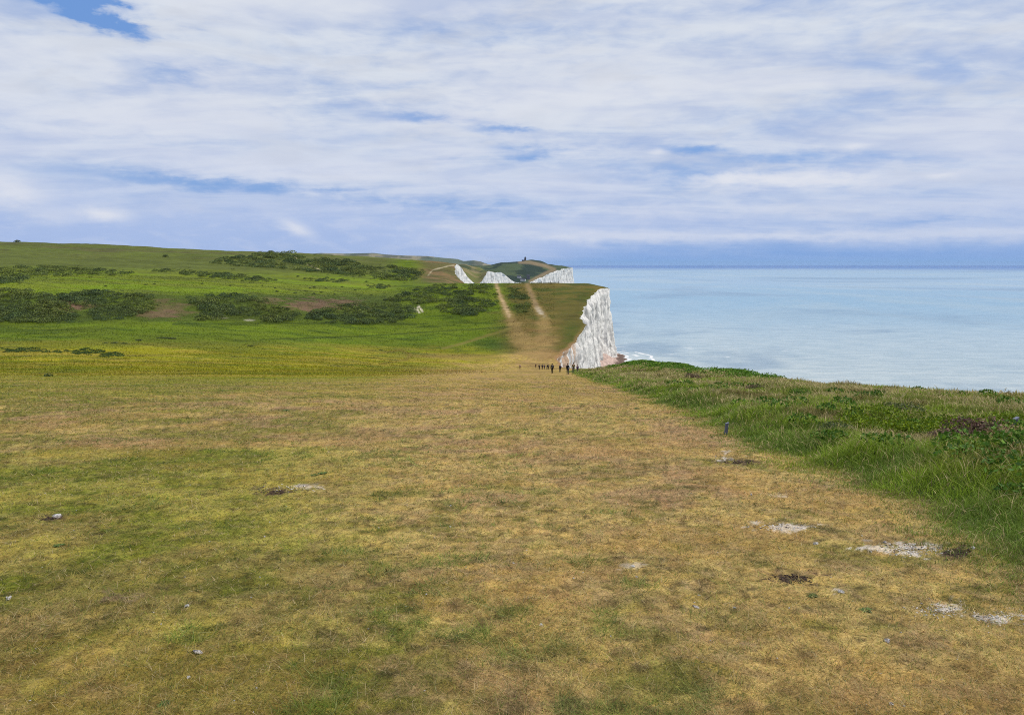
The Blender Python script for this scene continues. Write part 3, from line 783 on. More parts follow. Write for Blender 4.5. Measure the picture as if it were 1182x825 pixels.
THICKETS = [  # outline in the survey, number of crowns, crown radius, density cut, label
    ([(-40, 334), (0, 334), (45, 336), (66, 345), (90, 364), (86, 373), (-40, 373)], 330, 1.7, .0, 'wide dark scrub thicket covering the left end of the bank below the fields'),
    ([(66, 341), (120, 336), (170, 341), (184, 350), (170, 360), (145, 369), (112, 371), (100, 360)], 240, 1.7, .0, 'rounded dark scrub thicket on the bank just right of the red earth scar'),
    ([(214, 344), (255, 339), (300, 344), (347, 362), (340, 371), (304, 373), (300, 366), (265, 364), (250, 371), (226, 371), (236, 360)], 260, 1.7, .1, 'dark scrub thicket over a pale chalk ledge in the middle of the bank'),
    ([(350, 371), (360, 361), (400, 351), (440, 349), (476, 354), (480, 365), (455, 373), (410, 375)], 250, 1.7, .18, 'ragged scrub thicket at the right end of the bank, near two chalk scrapes'),
    ([(-30, 310), (55, 307), (82, 309), (157, 314), (150, 319), (40, 319), (24, 327), (-30, 329)], 190, 2.4, .12, 'long dark hedge of scrub across the upper fields at the far left'),
    ([(163, 312), (200, 311.5), (258, 316), (328, 324), (300, 326), (255, 322)], 110, 2.2, .2, 'thin broken hedge line slanting across the upper green fields'),
    ([(238, 303), (300, 291.5), (316, 289), (335, 292), (372, 297), (430, 305), (492, 313), (474, 326), (400, 318), (330, 311), (270, 307)], 420, 3.2, .22, 'dark wooded scrub belt running along the high ridge'),
    ([(446, 347), (478, 333), (505, 328.5), (568, 329), (576, 350), (548, 366), (512, 361), (500, 351), (472, 352)], 330, 2.0, .34, 'patchy dark scrub on the hillside left of the white chalk track'),
    ([(586, 333), (604, 333), (613, 352), (606, 362), (597, 362), (591, 348)], 70, 1.5, .3, 'small scrub patch between the two worn tracks on the hill'),
    ([(350, 322), (378, 321), (404, 323), (396, 326), (360, 325)], 34, 1.8, .1, 'low scrub strip in the upper green field left of the hillside scrub'),
    ([(424, 329), (440, 327), (453, 331), (440, 334), (426, 333)], 26, 1.9, .1, 'compact scrub clump at the right edge of the green field'),
]
for k, (poly, cnt, rad, cut, lab) in enumerate(THICKETS):
    r = np.random.default_rng(500 + k)
    cnt = int(cnt * 1.4); q = sample_poly(poly, int(cnt * 1.45), r)
    H = hit(q[:, 0], q[:, 1])
    nn = fbm(H[:, 0] / (rad * 6), H[:, 1] / (rad * 8), 520 + k, 3)
    H = H[nn > np.quantile(nn, cut * .75)][:cnt]
    parts = []
    for hx, hy, hz in H:
        rr = rad * r.uniform(.5, 1.3) * (.6 + .8 * vn(np.array([hx / 14]), np.array([hy / 18]), 540)[0])
        tn = fbm(np.array([hx / 16]), np.array([hy / 22]), 541, 3)[0]; tn = min(max((tn - .3) / .4, 0), 1)
        tint = (np.array([.78, .88, .95]) * (1 - tn) + np.array([1.3, 1.22, .85]) * tn)
        parts.append(crown(np.array([hx, hy, hz + rr * .2]), (rr * 1.2, rr * 1.2, rr * .68), 180, rr * .145, np.array(GORSE) * tint * r.uniform(.8, 1.6), r))
    qs = sample_poly(poly, int(cnt * .7), r) + r.normal(size=(int(cnt * .7), 2)) * np.array([6, 1.6])
    for hx, hy, hz in hit(qs[:, 0], qs[:, 1]):
        rr = rad * r.uniform(.22, .5)
        parts.append(crown(np.array([hx, hy, hz]), (rr * 1.5, rr * 1.5, rr * .7), 60, rr * .26, np.array(GORSE) * r.uniform(.8, 1.7) * np.array([1.05, 1.05, .8]), r))
    o = foliage_obj('scrub_thicket', parts); tag(o, lab, 'thicket', kind='stuff')

# lone shrubs: a few meshes, copied
def stems(bm, hgt, n_, r, rad=.03):
    for k in range(n_):
        a = r.uniform(0, 6.28); s = r.uniform(.1, .5)
        top = Vector((math.cos(a) * s * hgt, math.sin(a) * s * hgt, hgt * r.uniform(.6, .9)))
        prev = None
        for t in (0, .5, 1):
            c = Vector((top.x * t, top.y * t, -.15 + (top.z + .15) * t)); w = rad * (1 - .6 * t)
            ring = [bm.verts.new(c + Vector((math.cos(b) * w, math.sin(b) * w, 0))) for b in (0, 2.09, 4.19)]
            if prev:
                for i in range(3): bm.faces.new((prev[i], prev[(i + 1) % 3], ring[(i + 1) % 3], ring[i]))
            prev = ring
m_stem = plain('shrub_stems', (.10, .075, .05), .9)
def make_shrub(name, seed, cols, rad, nleaf, leaf):
    r = np.random.default_rng(seed)
    root = bpy.data.objects.new(name, None); root.empty_display_size = .3; COL.objects.link(root)
    parts = []
    for k in range(4):
        a = r.uniform(0, 6.28); s = r.uniform(.15, .55) * rad
        parts.append(crown(np.array([math.cos(a) * s, math.sin(a) * s, rad * .22]), (rad * .75, rad * .75, rad * r.uniform(.5, .85)), nleaf // 4, leaf, cols, r))
    foliage_obj('foliage', parts, root)
    link('stems', bm_mesh('stems', lambda bm: stems(bm, rad * .8, 6, r, rad * .035)), m_stem, root)
    return root
protos = {}
def shrub(px, py, size, label, group=None, name='shrub', cols=GORSE, nleaf=260, leaf=.16, seed=0, xyz=None):
    key = (name, id(cols), seed % 3)
    p3 = hit(px, py)[0] if xyz is None else xyz
    if key not in protos:
        protos[key] = o = make_shrub(name, 700 + seed % 3 * 17 + len(name), cols, 1.0, nleaf, leaf)
    else: o = copy_tree(protos[key])
    o.location = (p3[0], p3[1], p3[2] - .02); o.scale = (size * random.uniform(.9, 1.3), size, size * random.uniform(.75, 1.05))
    o.rotation_euler = (0, 0, random.uniform(0, 6.28))
    tag(o, label, 'shrub', group)
    return o
fld = 'small dark shrub dotted over the bright green field above the bank'
for k, (px, py, s) in enumerate([(233, 328, 1.2), (266, 330, 1.1), (318, 333, 1.1), (320, 337, 1.4), (341, 339, 1.3), (363, 339.5, 1.4), (371, 338, 1.2), (376, 333, 1.1), (395, 331.5, 1.4), (386, 340, 1.0), (423, 325.5, 1.5), (429, 341, 1.1), (344, 319.5, 1.5), (358, 333, 1.2), (363, 332, 1.2), (122, 331, 1.1), (168, 329, 1.1), (178, 328.5, 1.1), (303, 330, .9), (410, 335, 1.0), (352, 336, .9)]):
    shrub(px, py, s, fld, 'small shrubs dotted over the green field', seed=k)
for k, (px, py, s, lab) in enumerate([
    (191, 296.5, 3.0, 'lone dark bush high on the upper left field below the skyline'),
    (20, 279.6, 3.4, 'dark bush clump standing on the skyline at the far left'),
    (312, 289.8, 3.2, 'tallest bush breaking the skyline at the top of the wooded ridge'),
    (322, 290.5, 2.4, 'lower bush beside the tallest one on the ridge skyline'),
    (445, 347, 2.2, 'dark bush at the lower left corner of the hillside scrub'),
    (57, 434.5, .55, 'tiny dark weed clump at the front of the yellow meadow'),
    ]): shrub(px, py, s, lab, seed=k)
low = 'low dark bramble patch lying in the yellow meadow below the green field'
for k, (px, py, s) in enumerate([(132, 396.2, 1.5), (122, 396, 1.1), (142, 396.4, 1.2), (160, 393.2, 1.4), (192, 390.5, 1.8), (200, 391, 1.6), (184, 390.3, 1.3), (290, 399.3, 1.2), (439, 404.3, 1.0)]):
    o = shrub(px, py, s, low, 'low bramble patches in the meadow', seed=k); o.scale.z *= .4; o.scale.x *= 1.5
r = np.random.default_rng(560)
lowstrip = []
for poly, cnt in (([(0, 402), (40, 401.5), (70, 405), (70, 407.5), (0, 406.5)], 50), ([(70, 404), (100, 402.5), (130, 406), (151, 411), (120, 412.5), (85, 409)], 70)):
    q = sample_poly(poly, cnt, r)
    for hx, hy, hz in hit(q[:, 0], q[:, 1]):
        rr = r.uniform(.5, .9); lowstrip.append(crown(np.array([hx, hy, hz]), (rr * 1.4, rr * 1.4, rr * .5), 60, .22, [lin(74, 92, 40), lin(88, 108, 48), lin(60, 78, 36)], r))
tag(foliage_obj('nettle_bed', lowstrip), 'low green weed bed across the yellow meadow at far left', 'weeds', kind='stuff')

# shrubs in the cliff top strip
def on(px, Y, dz=0):
    x = (px - CX) / F / cp * Y; return (x, Y, float(zf(np.array([x]), np.array([Y]))[0]) + dz)
for k, (px, Y, s, cols, lab) in enumerate([
    (752, 112, 1.9, GREENB, 'largest bright green bush mound on the cliff edge skyline, nearest the walkers'),
    (778, 100, 1.4, GREENB, 'green bush just right of the largest mound on the cliff edge'),
    (722, 126, 1.3, GREENB, 'small green bush at the left end of the cliff edge skyline'),
    (806, 92, 1.1, GREENB, 'low green bush in the dip of the cliff edge skyline'),
    (846, 76, 1.2, GREENB, 'round green bush on the cliff edge skyline left of the open grass'),
    (872, 70, .8, GREENB, 'low green bush just right of the round one on the cliff edge'),
    (1140, 13.4, .62, BROWNB, 'large dead brown bush in the tall grass at the right'),
    (1098, 14.4, .42, BROWNB, 'dark brown dead bush just left of the largest brown one'),
    (872, 40, .62, BROWNB, 'reddish brown bush in the middle of the tall grass strip'),
    (800, 62, .75, BROWNB, 'dull brown bush low in the grass near the green mounds'),
    (846, 36, .40, BROWNB, 'small brown bush left of the reddish brown one'),
    (966, 15.5, .45, GORSE, 'dark green bush in the tall grass above the mown edge'),
    (640 + 405, 20, .5, GORSE, 'dark green bush behind the brown dead bushes'),
    (925, 30, .5, GREENB, 'leafy green bush amid the straw coloured grass')]):
    o = shrub(0, 0, s, lab, None, 'bush', cols, 1600, .055, k, on(px, Y)) if Y < 55 or cols is not GREENB else shrub(0, 0, s, lab, None, 'bush', GREENF, 2600, .12, k, on(px, Y))
    if cols is GREENB and Y >= 55: o.scale.x *= 2.0; o.scale.z *= .6; o.rotation_euler.z = random.uniform(-.4, .4)
r = np.random.default_rng(570); gp = []
for k in range(150):
    px = r.uniform(985, 1230); Y = r.uniform(15.2, 18.5) + (px - 1080) * -.004
    X_, Y_, Z_ = on(px, Y); rr = r.uniform(.14, .3)
    gp.append(crown(np.array([X_, Y_, Z_ + .16]), (rr * 1.5, rr * 1.5, rr * .8), 70, .035, [lin(128, 146, 24), lin(112, 132, 22), lin(92, 118, 28)], r))
for k in range(230):
    Y = 8 * math.exp(r.uniform(0, 1) * math.log(6)); e0 = float(edge(np.array([Y]))[0])
    X_ = r.uniform(e0 + 1.0, min(24, .85 * Y + 3) if .85 * Y + 3 > e0 + 1.5 else e0 + 1.5)
    if fbm(np.array([X_ / 3.0]), np.array([Y / 3.0]), 115, 4)[0] < .52 or X_ > float(rim(np.array([Y]))[0]) - 5: continue
    Z_ = float(zf(np.array([X_]), np.array([Y]))[0]); rr = r.uniform(.12, .24) * (1 + Y / 60)
    gp.append(crown(np.array([X_, Y, Z_ + .14]), (rr * 1.4, rr * 1.4, rr * .8), 80, .03 * (1 + Y / 25), [lin(86, 120, 36), lin(100, 130, 40), lin(70, 104, 34)], r))
for k in range(260):
    Y = r.uniform(62, 128); px = np.interp(Y, [62, 80, 100, 128], [880, 845, 770, 715]) + r.normal() * 26
    X_, Y_, Z_ = on(px, Y)
    if X_ > 25.0: continue
    rr = r.uniform(.35, .8)
    gp.append(crown(np.array([X_, Y_, Z_ + .2]), (rr * 1.5, rr * 1.5, rr * .8), 90, .10, [lin(96, 134, 38), lin(112, 146, 44), lin(80, 118, 34)], r))
tag(foliage_obj('leafy_weeds', gp), 'yellow green leafy weeds spreading through the tall grass', 'weeds', kind='stuff')

# ------------------------------------------------------------------ stones
m_stone, n = material('chalk_stone')
p = n.obj(); n.bsdf(n.mix(n.sst(n.noise(p, 2.2, 5, .6), .4, .62), lin(170, 164, 158), lin(232, 228, 222)), .9, .2, n.bump(n.noise(p, 6, 4), .5, .1))
m_flint, n = material('flint_stone')
p = n.obj(); n.bsdf(n.mix(n.sst(n.noise(p, 1.6, 4, .6), .42, .56), lin(84, 78, 78), lin(206, 196, 186)), .6, .4, n.bump(n.noise(p, 5, 4), .4, .1))
def stone_mesh(seed):
    r = random.Random(seed)
    def f(bm):
        bmesh.ops.create_icosphere(bm, subdivisions=3, radius=1)
        ds = [(Vector((r.uniform(-1, 1), r.uniform(-1, 1), r.uniform(-.6, 1))).normalized(), r.uniform(.45, .8)) for _ in range(9)]
        for v in bm.verts:
            for dn, k in ds:
                q = v.co.dot(dn)
                if q > k: v.co -= dn * (q - k) * .9
            v.co *= 1 + .08 * math.sin(v.co.x * 5 + seed) * math.cos(v.co.y * 4)
            v.co.z *= .62
    return bm_mesh('stone', f, False)
SM = [stone_mesh(k) for k in range(5)]
FM = [stone_mesh(k + 30) for k in range(2)]
for m_ in SM: m_.materials.append(m_stone)
for m_ in FM: m_.materials.append(m_flint)
def stone(px, py, wpx, label, group=None, flint=False, asp=1.0, k=0):
    x, y, z = hit(px, py)[0]
    o = bpy.data.objects.new('stone', (FM if flint else SM)[k % (2 if flint else 5)]); COL.objects.link(o)
    s = wpx / F * y * .5
    o.location = (x, y, z + s * .28); o.scale = (s * asp, s, s); o.rotation_euler = (0, 0, random.uniform(-.6, .6) if asp > 1.3 else random.uniform(0, 6.28))
    return tag(o, label, 'stone', group)
for k, (px, py, w, fl, asp, lab) in enumerate([
    (942, 628, 6.5, 0, 1.2, 'white chalk stone on open turf between the two strips of chalk rubble'),
    (1122, 633, 7, 0, 1.2, 'pale chalk stone beside the dark soil at the tall grass edge'),
    (971, 684, 8, 0, 1, 'white chalk stone at the right end of the bare dark soil patch'),
    (1021, 626.5, 6, 1, 1.0, 'upright brownish stone at the back of the largest chalk rubble patch'),
    (803, 701, 8, 1, 1.3, 'grey flint lying alone on the turf right of centre'),
    (625, 722, 7, 0, 1.0, 'small bright chalk stone on the turf near the bottom centre'),
    (216, 700, 6.5, 0, 1.0, 'white chalk stone on the brown turf at lower left'),
    (10, 691, 8, 0, 1.2, 'white chalk stone close to the left border of the picture'),
    (228, 753, 9, 1, 1.9, 'elongated buff flint at lower left above a smaller stone'),
    (217, 782, 6, 0, 1.0, 'small pale stone below the elongated flint at lower left'),
    (1029, 813, 6.5, 1, 1.0, 'dark and white flint lowest in the right corner'),
    (1024, 740, 9, 1, 1.3, 'grey flint below the chalk rubble in the right foreground'),
    (867, 571, 4, 0, 1.1, 'small white stone on the turf nearest the middle of the grass edge'),
    (848, 701.5, 4.5, 0, 1.0, 'tiny white stone just right of the lone grey flint'),
    (735, 666, 5, 1, 1.1, 'dark edged stone at the front of the pale scatter in the centre'),
    (730, 654, 6, 0, 1.1, 'white stone at the back of the pale scatter in the centre'),
    (64, 596, 8, 0, 1.6, 'flat white stone in the dark soil hollow on the left')]):
    stone(px, py, w, lab, None, bool(fl), asp, k)
for zone, lab, cnt in (((0, 520, 400, 825), 'pea sized chalk chip lost in the left half of the turf', 34), ((420, 560, 800, 825), 'pea sized chalk chip in the trodden middle of the turf', 22), ((800, 570, 1182, 825), 'pea sized chalk chip on the turf at right', 30)):
    for k in range(cnt):
        px, py = random.uniform(zone[0], zone[2]), random.uniform(zone[1], zone[3])
        if px > 860 + (py - 540) * 2.2: continue
        stone(px, py, random.choice([1.8, 2.2, 2.6, 3.2]), lab, lab.replace('pea sized chalk chip', 'chalk chips'), False, random.uniform(.8, 1.4), k)
# chalk rubble in the worn patches
for bx, by, sx_, sy_, cnt, lab in ((1055, 634, 44, 7, 420, 'largest patch of white chalk rubble beside the tall grass edge'),
    (900, 608, 32, 4, 150, 'thin strip of chalk rubble crossing the turf'), (1085, 704, 30, 8, 200, 'white chalk rubble patch in the right foreground'),
    (1148, 712, 22, 9, 170, 'chalk rubble patch nearest the right border'), (335, 563, 34, 4, 150, 'mixed flint rubble in a dark hollow on the left turf'),
    (842, 529, 14, 3, 80, 'small chalk rubble patch below the short grey post'),
    (915, 668, 20, 5, 330, 'dark bare soil scrape on the turf between the chalk patches'), (1104, 638, 16, 4, 200, 'dark soil crumbs at the right end of the largest chalk patch'),
    (316, 567, 16, 3.5, 170, 'dark soil crumbs at the left end of the flint hollow'), (857, 533, 15, 2.2, 130, 'dark soil crumbs beside the chalk below the grey post'), (52, 598, 14, 3, 110, 'dark soil hollow around the flat white stone')):
    r = np.random.default_rng(int(bx)); Vs, Fs, o0 = [], [], 0
    q = r.normal(size=(cnt, 2)) * .5
    H = hit(bx + q[:, 0] * sx_, by + q[:, 1] * sy_)
    for hx, hy, hz in H:
        s = r.uniform(.4, 1.5) ** 2 * .0042 * (1 + hy / 12)
        g = r.normal(size=(6, 3)) * .12 + np.array([[1, 0, 0], [-1, 0, 0], [0, 1, 0], [0, -1, 0], [0, 0, .7], [0, 0, -.7]])
        a = r.uniform(0, 6.28); ro = np.array([[math.cos(a), -math.sin(a), 0], [math.sin(a), math.cos(a), 0], [0, 0, 1]])
        Vs.append((g * [1.3, .9, .8] * s) @ ro.T + [hx, hy, hz + s * .05])
        Fs.append(np.array([[0, 2, 4], [2, 1, 4], [1, 3, 4], [3, 0, 4], [2, 0, 5], [1, 2, 5], [3, 1, 5], [0, 3, 5]]) + o0); o0 += 6
    cols_ = np.repeat(np.where(r.uniform(size=(cnt, 1)) < (.45 if bx == 335 else .9 if lab.startswith('dark') else .15), (lin(78, 62, 50) if lab.startswith('dark') else lin(104, 92, 88))[None], (lin(112, 94, 78) if lab.startswith('dark') else lin(240, 234, 224))[None]), 6, 0)
    nm = 'soil_crumbs' if lab.startswith('dark') else 'chalk_rubble'
    tag(link(nm, raw_mesh(nm, np.concatenate(Vs), np.concatenate(Fs), cols_), m_leaf if False else m_shingle), lab, 'rubble', kind='stuff')

# weed rosettes on the turf
def rosette(seed):
    r = np.random.default_rng(seed)
    V, C = [], []
    for k in range(46):
        a = r.uniform(0, 6.28); l = r.uniform(.5, 1.0); w = .16; up = r.uniform(.1, .55)
        dx, dy = math.cos(a), math.sin(a)
        V += [[0, 0, 0], [dx * l * .5 - dy * w, dy * l * .5 + dx * w, up * .6], [dx * l, dy * l, up * .5], [dx * l * .5 + dy * w, dy * l * .5 - dx * w, up * .6]]
        C += [lin(88, 108, 52) * r.uniform(.5, 1.4)] * 4
    return raw_mesh('weed', np.array(V), np.arange(len(V)).reshape(-1, 4), np.array(C))
WM = [rosette(k) for k in range(3)]
for m_ in WM: m_.materials.append(m_leaf)
for k, (px, py, s, lab) in enumerate([
    (372, 547, .16, 'dark green weed tuft at the right end of the flint rubble hollow'), (362, 549, .14, 'green weed tuft just left of the darkest one by the hollow'), (330, 473.5, .3, 'green weed tuft far out on the turf at upper left'),
    (68, 630, .10, 'green weed rosette on the turf at middle left'), (938, 688, .09, 'blue green weed below the bare dark soil patch'), (735, 472, .25, 'small weed tuft near the path right of centre'), (1000, 705, .09, 'low weed on the turf left of the chalk rubble'),
    (190, 825 - 12, .07, 'low weed rosette at the bottom left corner')]):
    x, y, z = hit(px, py)[0]
    o = bpy.data.objects.new('weed', WM[k % 3]); COL.objects.link(o); o.location = (x, y, z); o.scale = (s * .6, s * .6, s * .4)
    tag(o, lab, 'weed')

# ------------------------------------------------------------------ marker posts
m_post = plain('weathered_wood', (.13, .14, .19), .85, .2, .3, 9)
m_cap = plain('post_cap', (.24, .25, .32), .6, .3, .2, 9)
def post(loc, h, w, tilt, label):
    root = empty('marker_post', loc, .2, label, 'post'); root.rotation_euler = (0, tilt, .25)
    link('shaft', bm_mesh('shaft', lambda bm: box(bm, (0, 0, h * .5 - .1), (w, w * .8, h + .2), w * .08)), m_post, root)
    def cap(bm):
        vs = box(bm, (0, 0, h + w * .16), (w * 1.16, w * .96, w * .3), w * .06)
        for v in vs:
            if v.co.z > h + w * .2: v.co.z += v.co.x * .5
    link('cap', bm_mesh('cap', cap), m_cap, root)
x, y, z = on(841, 17.0); post((x, y, z), .26, .065, .10, 'short blue grey wooden marker post leaning at the tall grass edge')
x, y, z = on(1179, 15.4); post((x, y, z), .38, .085, 0, 'grey wooden marker post standing in tall grass at the right border')

# ------------------------------------------------------------------ walkers
def skin_mesh(name, verts, edges, radii, root_i, mat, parent, sub=1):
    me = bpy.data.meshes.new(name); me.from_pydata([tuple(v) for v in verts], edges, [])
    o = link(name, me, mat, parent)
    md = o.modifiers.new('Skin', 'SKIN'); md.use_smooth_shade = True
    if not me.skin_vertices: 
        bpy.context.view_layer.objects.active = o
        bpy.ops.object.customdata_skin_add() if hasattr(bpy.ops.object, 'customdata_skin_add') else None
    for i, r_ in enumerate(radii):
        sv = me.skin_vertices[0].data[i]; sv.radius = r_ if isinstance(r_, tuple) else (r_, r_); sv.use_root = (i == root_i)
    ss = o.modifiers.new('Subdivision', 'SUBSURF'); ss.levels = sub; ss.render_levels = sub
    return o

SKIN = plain('skin', (.45, .27, .19), .6, .3, .06, 8, .05)
mats = {}
def cloth(name, col_):
    if name not in mats: mats[name] = plain(name, col_, .85, .15, .2, 14, .2)
    return mats[name]
def pose(kind):
    """joints of a figure facing +y, x to its right; 1.74 tall"""
    st = .0 if kind == 'stand' else .20
    bend = kind == 'bend'
    J = {'pel': (0, 0, .93), 'wai': (0, .01, 1.10), 'che': (0, .02, 1.32), 'nek': (0, .03, 1.47), 'hd0': (0, .045, 1.55), 'hd1': (0, .05, 1.63), 'hd2': (0, .035, 1.71), 'nose': (0, .155, 1.605)}
    if bend: J.update({'wai': (0, .10, 1.06), 'che': (0, .30, 1.20), 'nek': (0, .42, 1.27), 'hd0': (0, .49, 1.30), 'hd1': (0, .56, 1.33), 'hd2': (0, .62, 1.37), 'nose': (0, .63, 1.27)})
    for s, k in ((1, 'R'), (-1, 'L')):
        f = st * s
        J['hip' + k] = (.09 * s, 0, .88); J['kne' + k] = (.10 * s, .04 + f * .7, .49 + (.02 if f < 0 else 0)); J['ank' + k] = (.10 * s, f * 1.3 - .02, .085 + (.06 if f < 0 else 0)); J['toe' + k] = (.12 * s, f * 1.3 + .15, .035 + (.0 if f >= 0 else .0))
        c = J['che']
        J['sho' + k] = (.185 * s, c[1] + (0 if not bend else .05), c[2] + .09); sh = J['sho' + k]
        if bend: el, ha = (.22 * s, sh[1] + .06, sh[2] - .28), (.15 * s, sh[1] + .18, sh[2] - .48)
        else: el, ha = (.235 * s, sh[1] - .03 - f * .5, sh[2] - .28), (.225 * s, sh[1] + .06 - f * .9, sh[2] - .52)
        J['elb' + k] = el; J['wri' + k] = ha
    return {k: Vector(v) for k, v in J.items()}
def person(kind, loc, rz, h, jac, tro, hair, label, group, pack=None):
    root = empty('person', loc, rz, label, 'person', group); s = h / 1.74; root.scale = (s, s, s)
    J = pose(kind)
    seq = ['pel', 'wai', 'che', 'nek', 'hd0', 'hd1', 'hd2', 'nose', 'hipR', 'kneR', 'ankR', 'toeR', 'hipL', 'kneL', 'ankL', 'toeL', 'shoR', 'elbR', 'wriR', 'shoL', 'elbL', 'wriL']
    rad = {'pel': (.13, .10), 'wai': (.125, .09), 'che': (.15, .10), 'nek': .055, 'hd0': .07, 'hd1': (.078, .098), 'hd2': (.065, .075), 'nose': .016, 'hip': .085, 'kne': .055, 'ank': .04, 'toe': (.038, .03), 'sho': .058, 'elb': .042, 'wri': .028}
    V = [J[k] for k in seq]; Rr = [rad[k if k in rad else k[:-1]] for k in seq]; ix = {k: i for i, k in enumerate(seq)}
    E = [('pel', 'wai'), ('wai', 'che'), ('che', 'nek'), ('nek', 'hd0'), ('hd0', 'hd1'), ('hd1', 'hd2'), ('hd1', 'nose')]
    for k in 'RL': E += [('pel', 'hip' + k), ('hip' + k, 'kne' + k), ('kne' + k, 'ank' + k), ('ank' + k, 'toe' + k), ('che', 'sho' + k), ('sho' + k, 'elb' + k), ('elb' + k, 'wri' + k)]
    E = [(ix[a], ix[b]) for a, b in E]
    for k, sg in (('R', 1), ('L', -1)):          # palm, four fingers and a thumb
        w_ = J['wri' + k]; d_ = (w_ - J['elb' + k]).normalized(); fw = Vector((0, 1, 0)); V.append(w_ + d_ * .085); Rr.append((.016, .034)); pi_ = len(V) - 1; E.append((ix['wri' + k], pi_))
        for q, (o_, l_) in enumerate(((.030, .075), (.010, .085), (-.010, .08), (-.030, .06))):
            V.append(V[pi_] + fw * o_ + d_ * l_ * .55); Rr.append(.009); V.append(V[-1] + d_ * l_ * .45 + Vector((-sg * .02, 0, 0))); Rr.append(.008)
            E += [(pi_, len(V) - 2), (len(V) - 2, len(V) - 1)]
        V.append(w_ + d_ * .06 + fw * .055); Rr.append(.010); E.append((pi_, len(V) - 1))
    skin_mesh('body', V, E, Rr, 0, SKIN, root)
    pick = lambda ks, k2: ([J[k] for k in ks], [(ks.index(a), ks.index(b)) for a, b in k2])
    ks = ['wai', 'che', 'nek', 'shoR', 'elbR', 'wriR', 'shoL', 'elbL', 'wriL', 'pel']
    v, e = pick(ks, [('pel', 'wai'), ('wai', 'che'), ('che', 'nek'), ('che', 'shoR'), ('shoR', 'elbR'), ('elbR', 'wriR'), ('che', 'shoL'), ('shoL', 'elbL'), ('elbL', 'wriL')])
    skin_mesh('jacket', v, e, [(.155, .12), (.175, .125), (.07, .07), .075, .06, .045, .075, .06, .045, (.16, .125)], 0, cloth(*jac), root)
    ks = ['pel', 'hipR', 'kneR', 'ankR', 'hipL', 'kneL', 'ankL']
    v, e = pick(ks, [('pel', 'hipR'), ('hipR', 'kneR'), ('kneR', 'ankR'), ('pel', 'hipL'), ('hipL', 'kneL'), ('kneL', 'ankL')])
    skin_mesh('trousers', v, e, [(.14, .115), .105, .074, .055, .105, .074, .055], 0, cloth(*tro), root)
    for k in 'RL':
        a_, t_ = J['ank' + k], J['toe' + k]
        skin_mesh('shoe', [a_ + Vector((0, -.05, -.035)), a_ + Vector((0, .03, -.025)), t_ + Vector((0, .02, 0))], [(0, 1), (1, 2)], [(.05, .045), (.052, .055), (.045, .035)], 0, cloth('dark_shoe', (.03, .028, .026)), root)
    def hairf(bm):
        bmesh.ops.create_uvsphere(bm, u_segments=14, v_segments=10, radius=1)
        bmesh.ops.delete(bm, geom=[q for q in bm.verts if q.co.z < -.1 and q.co.y > .1], context='VERTS')
        for q in bm.verts: q.co = Vector((q.co.x * .092, q.co.y * .112, q.co.z * .105)) + J['hd1'] + Vector((0, -.018, .035))
    link('hair', bm_mesh('hair', hairf, True), cloth(*hair), root)
    if pack:
        c = J['che']; o = link('backpack', bm_mesh('backpack', lambda bm: (box(bm, (0, c.y - .21, c.z - .06), (.29, .17, .44), .05), box(bm, (0, c.y - .31, c.z - .15), (.22, .06, .20), .025)), True), cloth(*pack), root)
        for sx_ in (-1, 1): link('strap', bm_mesh('strap', lambda bm: (box(bm, (sx_ * .10, c.y - .02, c.z + .135), (.045, .27, .02), .006), box(bm, (sx_ * .10, c.y + .125, c.z - .02), (.045, .02, .3), .006))), cloth(*pack), o)
    return root
BLK = ('black_cloth', (.012, .012, .016)); NAVY = ('navy_cloth', (.02, .022, .06)); OLV = ('olive_yellow_cloth', (.13, .10, .02)); PUR = ('purple_cloth', (.06, .025, .09)); GRY = ('grey_cloth', (.06, .06, .07)); PNK = ('pale_pink_cloth', (.45, .28, .24)); DRED = ('dark_red_cloth', (.09, .02, .03)); BRN = ('brown_hair', (.05, .03, .02)); DKH = ('dark_hair', (.015, .012, .01)); FAIR = ('fair_hair', (.3, .2, .09))
G1 = 'walkers on the trodden path'
W = [
 (637.5, 122, 'walk', .1, 1.76, BLK, BLK, DKH, 'person in black walking downhill, leftmost of the five nearest walkers', G1, GRY),
 (646.7, 138, 'walk', -.2, 1.60, NAVY, BLK, BRN, 'person in navy jacket, second from left of the five nearest walkers', G1, None),
 (655.5, 111, 'stand', .2, 1.72, BLK, NAVY, DKH, 'person in black jacket, nearest walker in the middle of the five', G1, BLK),
 (662.0, 121, 'walk', .0, 1.80, OLV, GRY, BRN, 'person in olive yellow jacket walking by the tall grass', G1, None),
 (666.8, 128, 'stand', -.3, 1.40, PUR, PUR, BRN, 'small person in purple beside the olive yellow jacket', G1, None),
 (622.6, 215, 'walk', .1, 1.75, BLK, BLK, DKH, 'person in black at the left end of the farther walking group', G1, None),
 (626.0, 219, 'stand', -.1, 1.70, NAVY, BLK, BRN, 'person in dark blue, second from left in the farther group', G1, NAVY),
 (628.4, 224, 'walk', .3, 1.66, PUR, NAVY, DKH, 'person in purple top near the middle of the farther group', G1, None),
 (631.6, 222, 'bend', -.5, 1.72, BLK, GRY, DKH, 'person in black bending forward at the right of the farther group', G1, BLK),
 (633.2, 226, 'walk', .5, 1.62, BLK, BLK, BRN, 'person in black at the right end of the farther group', G1, None),
 (600.2, 248, 'walk', .0, 1.70, PNK, DRED, FAIR, 'lone person in pale pink top walking left of the groups', G1, None),
 (618.5, 272, 'stand', .2, 1.60, DRED, BLK, BRN, 'person in dark red farthest down the path near the valley floor', G1, None)]
for px, Y, kd, rz, h_, ja, tr, ha, lab, gr, pk in W: person(kd, on(px, Y), rz, h_, ja, tr, ha, lab, gr, pk)
